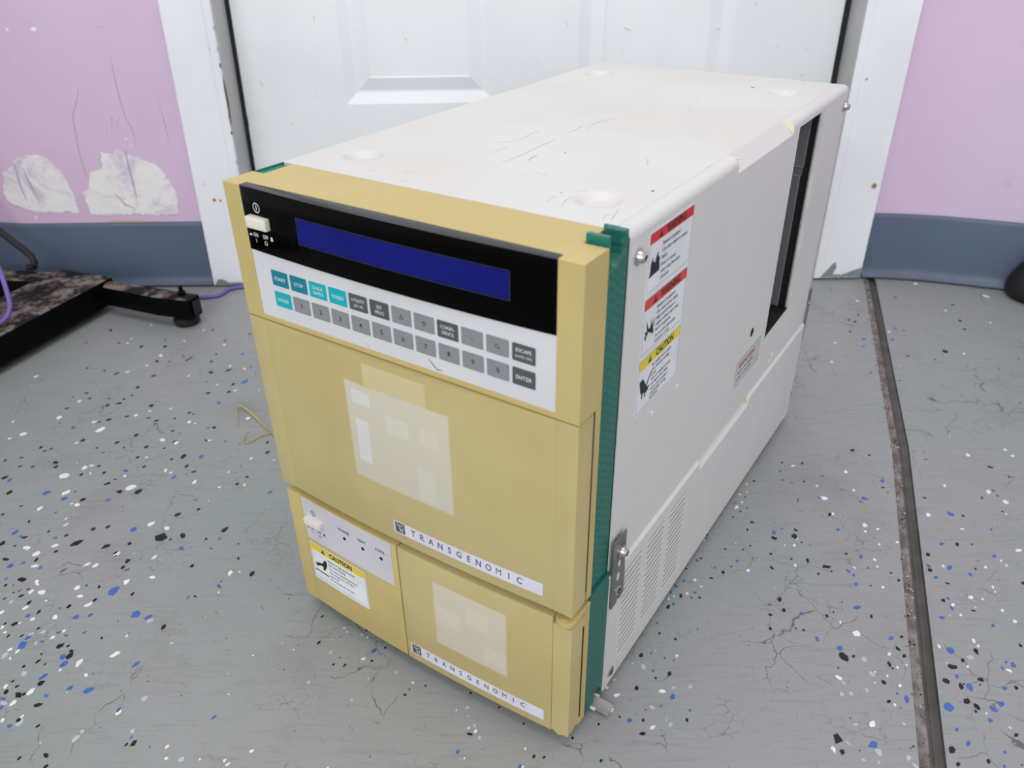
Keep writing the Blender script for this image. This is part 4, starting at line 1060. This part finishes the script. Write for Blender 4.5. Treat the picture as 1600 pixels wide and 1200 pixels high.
brand(119.6, 238.8, 127.6, 138.0, 130.7, 7.6, (136.8, 222.0), 'white strip lettered TRANSGENOMIC across the upper door')
brand(123.1, 240.6, 6.4, 17.0, 10.2, 6.6, (139.8, 223.8), 'white strip lettered TRANSGENOMIC across the lower door')

# ---- warning stickers
def warn_sticker(label, mp_, u0, u1, v0, v1, band, bandmat, word, body, sym, tri_u, word_u, word_sz, tx, lines_, foot=True, border=None, bh=0.0):
    o = flat('warning_sticker', *rrect(u0, u1, v0, v1, 1.6, 14), mp_, 0.22 + bh, M['sticker'], AN, 0.2); o['label'] = label
    b0, b1_ = band
    flat('colour_band', *rrect(u0 + 0.9, u1 - 0.9, b0, b1_, 0.5, 14), mp_, 0.28 + bh, bandmat, o)
    fl = [frame_lines(u0 + 0.8, u1 - 0.8, border, b1_ + 0.1, 0.22)]
    flat('border', *merge(fl), mp_, 0.31 + bh, M['ink_g'], o)
    m_ = (b0 + b1_) / 2; h = (b1_ - b0)
    P = [txt(word, word_u, b0 + h * 0.18, word_sz, bold=0.035, sx=0.86)]
    P.append(poly([(tri_u - 2.6, b0 + h * 0.14), (tri_u + 2.6, b0 + h * 0.14), (tri_u, b0 + h * 0.86)]))
    flat('heading', *merge(P), mp_, 0.34 + bh, M['ink_k'], o)
    flat('exclamation_mark', *merge([poly([(tri_u - 0.32, b0 + h * 0.62), (tri_u - 0.16, b0 + h * 0.34), (tri_u + 0.16, b0 + h * 0.34), (tri_u + 0.32, b0 + h * 0.62)]), lines([(tri_u - 0.22, tri_u + 0.22, b0 + h * 0.2, b0 + h * 0.27)])]), mp_, 0.38 + bh, bandmat, o)
    P = [txt(s, tx, z, sz, sx=0.96 if u0 > 70 else 0.84, bold=bo) for (s, z, sz, bo) in lines_]
    flat('lettering', *merge(P), mp_, 0.33 + bh, M['ink_k'], o)
    flat('symbol', *merge(sym), mp_, 0.33 + bh, M['ink_k'], o)
    return o
flame = [(77.4, 320.2), (78.8, 322.2), (79.4, 325.0), (79.2, 327.6), (80.4, 330.6), (82.6, 332.2), (82.0, 330.0), (83.0, 328.4), (84.0, 329.0), (85.0, 327.2), (85.6, 329.4), (87.0, 332.0), (89.4, 333.4), (88.8, 330.8), (90.2, 329.0), (90.8, 330.4), (91.6, 328.0), (91.0, 326.0), (92.0, 324.6), (92.0, 321.0)]
warn_sticker('warning sticker with red band and flame, topmost of the three', side_map, 75.4, 138.4, 308.2, 347.9, (340.4, 346.8), M['red'], 'WARNING', None, [poly(flame)], 90.6, 98.6, 6.6, 94.2,
    [('Beware of ignition!', 335.2, 3.4, 0.006), ('Can cause death or serious', 331.0, 3.4, 0.006), ('injury.', 326.8, 3.4, 0.006), ('Refer to manual', 322.2, 3.3, 0), ('when using flammable', 318.0, 3.3, 0), ('chemicals.', 314.0, 3.3, 0)], border=310.8)
boom = [(80.4, 278.8), (78.2, 282.8), (80.0, 282.2), (79.0, 286.4), (82.0, 284.2), (79.8, 293.0), (84.0, 286.0), (86.0, 285.6), (87.6, 292.6), (88.4, 286.0), (92.6, 290.6), (90.4, 284.4), (91.8, 281.0), (89.0, 280.2), (88.6, 281.8), (86.0, 282.4), (84.0, 284.0), (82.6, 282.4), (81.4, 281.8)]
warn_sticker('warning sticker with red band and explosion burst, middle of the three', side_map, 75.0, 137.8, 268.2, 308.0, (299.8, 306.9), M['red2'], 'WARNING', None, [poly(boom)], 90.4, 98.4, 6.9, 94.0,
    [('Beware of explosion!', 295.4, 3.3, 0.006), ('Can cause serious injury.', 291.5, 3.3, 0.006), ('High concentration of', 287.6, 3.3, 0.006), ('organic solvent vapor may', 283.7, 3.3, 0.006), ('lead to explosion.', 279.9, 3.3, 0.006), ('Do not allow flammable', 275.6, 3.3, 0), ('chemicals to leak.', 271.9, 3.3, 0)], border=270.4)
hand = [(77.3, 251.5), (81.4, 252.6), (84.6, 249.4), (86.6, 246.2), (87.2, 245.4), (93.6, 252.8), (94.6, 252.2), (88.2, 244.0), (90.0, 243.4), (92.8, 243.2), (92.8, 242.2), (90.3, 242.2), (91.5, 240.2), (90.9, 239.8), (88.6, 241.6), (89.7, 239.2), (88.9, 238.8), (87.0, 240.9), (87.4, 236.7), (86.2, 236.6), (85.2, 240.6), (83.4, 241.6), (83.0, 237.6), (81.8, 237.6), (81.2, 241.8), (79.4, 243.6)]
warn_sticker('caution sticker with yellow band, hand and needle, lowest of the three', side_map, 74.2, 137.3, 227.4, 267.8, (259.4, 266.6), M['yel'], 'CAUTION', None, [poly(hand)], 90.2, 98.6, 6.9, 94.4,
    [('Be careful not to injure', 255.4, 3.2, 0.006), ('your hand by moving', 251.9, 3.2, 0.006), ('parts!', 248.4, 3.2, 0.006), ('Arm or needle in action', 244.9, 3.2, 0.006), ('can injure your hand.', 241.4, 3.2, 0.006), ('Never touch inside of', 237.5, 3.2, 0), ('autosampler during', 234.3, 3.2, 0), ('operation.', 231.2, 3.2, 0)], border=229.0)
hot = [(22.4, 45.8), (25.2, 46.9), (28.0, 47.7), (31.2, 48.4), (33.6, 52.2), (35.4, 54.2), (37.3, 53.0), (37.0, 48.4), (34.2, 43.0), (32.4, 41.4), (31.2, 42.4), (32.2, 45.0), (29.8, 45.4), (26.6, 44.2), (24.2, 41.9), (23.4, 42.9), (25.0, 44.6), (22.4, 43.4), (22.0, 44.2), (24.4, 45.4)]
hot = [(x, z + 0.0) for x, z in hot]
warn_sticker('caution sticker with yellow band and hand over a hot plate, on the lower left panel', f43, 18.9, 81.8, 27.6, 67.0, (59.8, 65.8), M['yel'], 'CAUTION', None, [poly(hot), poly([(21.4, 38.8), (37.4, 38.4), (37.4, 37.2), (21.4, 37.6)])], 34.6, 42.0, 6.6, 39.0,
    [('Beware of high temperature!', 54.8, 3.1, 0.006), ('Can cause burning.', 51.0, 3.1, 0.006), ('The compartment/temperature', 46.6, 3.0, 0), ('rack remains hot even after', 42.8, 3.0, 0), ('power-off.', 39.0, 3.0, 0), ('Do not touch the hot part.', 35.2, 3.0, 0)], border=30.4, bh=0.05)
# small grey sticker further back
o = flat('notice_sticker', *rrect(278.8, 341.5, 143.2, 168.8, 0.0, 6), side_map, 0.16, M['clearsticker'], AN, 0.14); o['label'] = 'small grey notice sticker with crimson heading near the slot'
flat('border', *frame_lines(279.1, 341.2, 143.5, 168.5, 0.3), side_map, 0.22, M['ink_g'], o)
flat('heading', *merge([txt('BEFORE USING', 286.5, 159.6, 6.2, bold=0.03, sx=0.98)]), side_map, 0.22, M['magenta'], o)
flat('lettering', *merge([txt('Remove the shipping', 284.0, 154.0, 4.2, bold=0.01, sx=1.1), txt('screws on this side', 284.0, 148.4, 4.2, bold=0.01, sx=1.1)]), side_map, 0.22, M['ink_g'], o)

# ================================================================== things around it
# desk frame at the left: beam, cross-beam, stub with levelling foot
DF = empty('desk_frame', (-0.16, -0.2, 0.0))
tag(DF, 'dusty black steel desk base with a short tube and levelling foot, left of the instrument', 'desk')
def dloc(o):
    o.location = (0.16, 0.2, 0.0); return o
bm = bmesh.new()
prism(bm, [(-128, -120), (-236, -445), (-330, -730), (-425, -700), (-330, -410), (-224, -90), (-205, -52), (-116, -84)], 'z', 11, 49, bevel=1.2)
dloc(link_bm('side_beam', bm, M['steel_black'], DF, smooth=40))
bm = bmesh.new()
prism(bm, [(-214, -60), (-222, -96), (-420, -66), (-900, 4), (-900, 36), (-420, -30)], 'z', 12, 48, bevel=1.0)
dloc(link_bm('cross_beam', bm, M['steel_black'], DF, smooth=40))
bm = bmesh.new()
prism(bm, [(-118, -112), (-124, -86), (-34, -118), (32, -141), (23, -163), (-30, -149)], 'z', 16, 45, bevel=1.0)
tb = dloc(link_bm('stub_tube', bm, M['steel_black'], DF, smooth=40))
bm = bmesh.new(); prism(bm, [(27.4, -158.6), (31.8, -144.6), (32.3, -144.8), (27.9, -158.8)], 'z', 20, 41)
dloc(link_bm('tube_opening', bm, M['rubber'], DF))
bm = bmesh.new(); lathe(bm, (6, -140, 0), (0, 0, 1), [(0, 0), (16.5, 0), (18.5, 3), (18.5, 9), (15, 12), (7, 13), (7, 16.5), (0, 16.5)], 32)
dloc(link_bm('levelling_foot', bm, M['rubber'], DF, smooth=35))
bm = bmesh.new(); cyl(bm, (8, -141, 44.6), (0, 0, 1), 6.2, 5.2, 6); cyl(bm, (8, -141, 49), (0, 0, 1), 3.0, 10, 14)
dloc(link_bm('bolt', bm, M['steel_black'], DF))
bm = bmesh.new(); cyl(bm, (-13, -134, 44.7), (0, 0, 1), 3.2, 0.5, 14); dloc(link_bm('bolt_hole', bm, M['dark'], DF))
# the rest of the desk, just outside the picture, shades the corner
bm = bmesh.new(); box(bm, -470, -425, -60, -22, 40, 700, bevel=1.0); dloc(link_bm('upright', bm, M['steel_black'], DF))
bm = bmesh.new(); box(bm, -1250, -390, -760, -16, 700, 728, bevel=2.0); dloc(link_bm('desk_top', bm, M['steel_black'], DF))

# cables
def cable(name, label, pts, r, mat):
    bm = bmesh.new(); tube(bm, pts, r)
    o = link_bm(name, bm, mat, None, smooth=60); return tag(o, label, 'cable')
cable('network_cable', 'purple cable running on the floor from the desk base behind the instrument',
      [(-118, -44, 4.8), (-70, -52, 3), (-30, -58, 3), (2, -59, 3), (18, -56, 3), (27, -48, 3), (33, -32, 3), (42, -24, 3), (58, -21, 3), (120, -22, 3), (300, -20, 3), (470, -18, 3)], 2.7, M['purple'])
cable('network_cable', 'purple cable looping over the desk base at the left edge',
      [(-262, -185, 190), (-226, -168, 148), (-201, -196, 118), (-183, -222, 92), (-179, -236, 68), (-196, -246, 53.5), (-240, -250, 52.5), (-330, -262, 52)], 3.0, M['purple'])
cable('power_cable', 'black cable hanging against the slate base at the left edge',
      [(-330, -30, 190), (-300, -44, 130), (-268, -52, 98), (-244, -56, 74), (-240, -60, 58.0), (-252, -58, 55.5)], 5.0, M['rubber'])

# dry straw in front of the left side
bm = bmesh.new()
tube(bm, [(150, -371, 3.0), (165, -385, 3.4), (182, -404, 2.6), (200, -425, 2.2), (214, -440, 2.2)], 0.9, 6, 0.7)
tube(bm, [(150, -371, 3.0), (149, -380, 2.6), (154, -396, 1.4), (159, -414, 1.0)], 0.7, 6, 0.6)
tube(bm, [(204, -428, 2.2), (192, -434, 2.0), (184, -444, 1.4), (177, -447, 1.2), (174, -438, 1.4), (173, -424, 3.0)], 0.8, 6, 0.6)
tag(link_bm('dry_stalk', bm, M['straw'], None, smooth=60), 'bent dry yellow stalk on the floor left of the instrument', 'straw')

# black stand leg at the right edge
SL = empty('stand_leg', (1.262, -0.088, 0.0))
tag(SL, 'black leg and rounded foot cut off by the right edge of the photo', 'stand')
bm = bmesh.new(); lathe(bm, (0, 0, 0), (0, 0, 1), [(0, 0), (34, 0), (40, 6), (42, 14), (40, 26), (32, 44), (20, 62), (0, 64)], 32)
link_bm('foot', bm, M['rubber'], SL, smooth=50)
bm = bmesh.new(); cyl(bm, (2, 2, 48), (0.30, 0.10, 0.95), 19, 420, 24, r2=17)
link_bm('leg', bm, M['rubber'], SL, smooth=50)
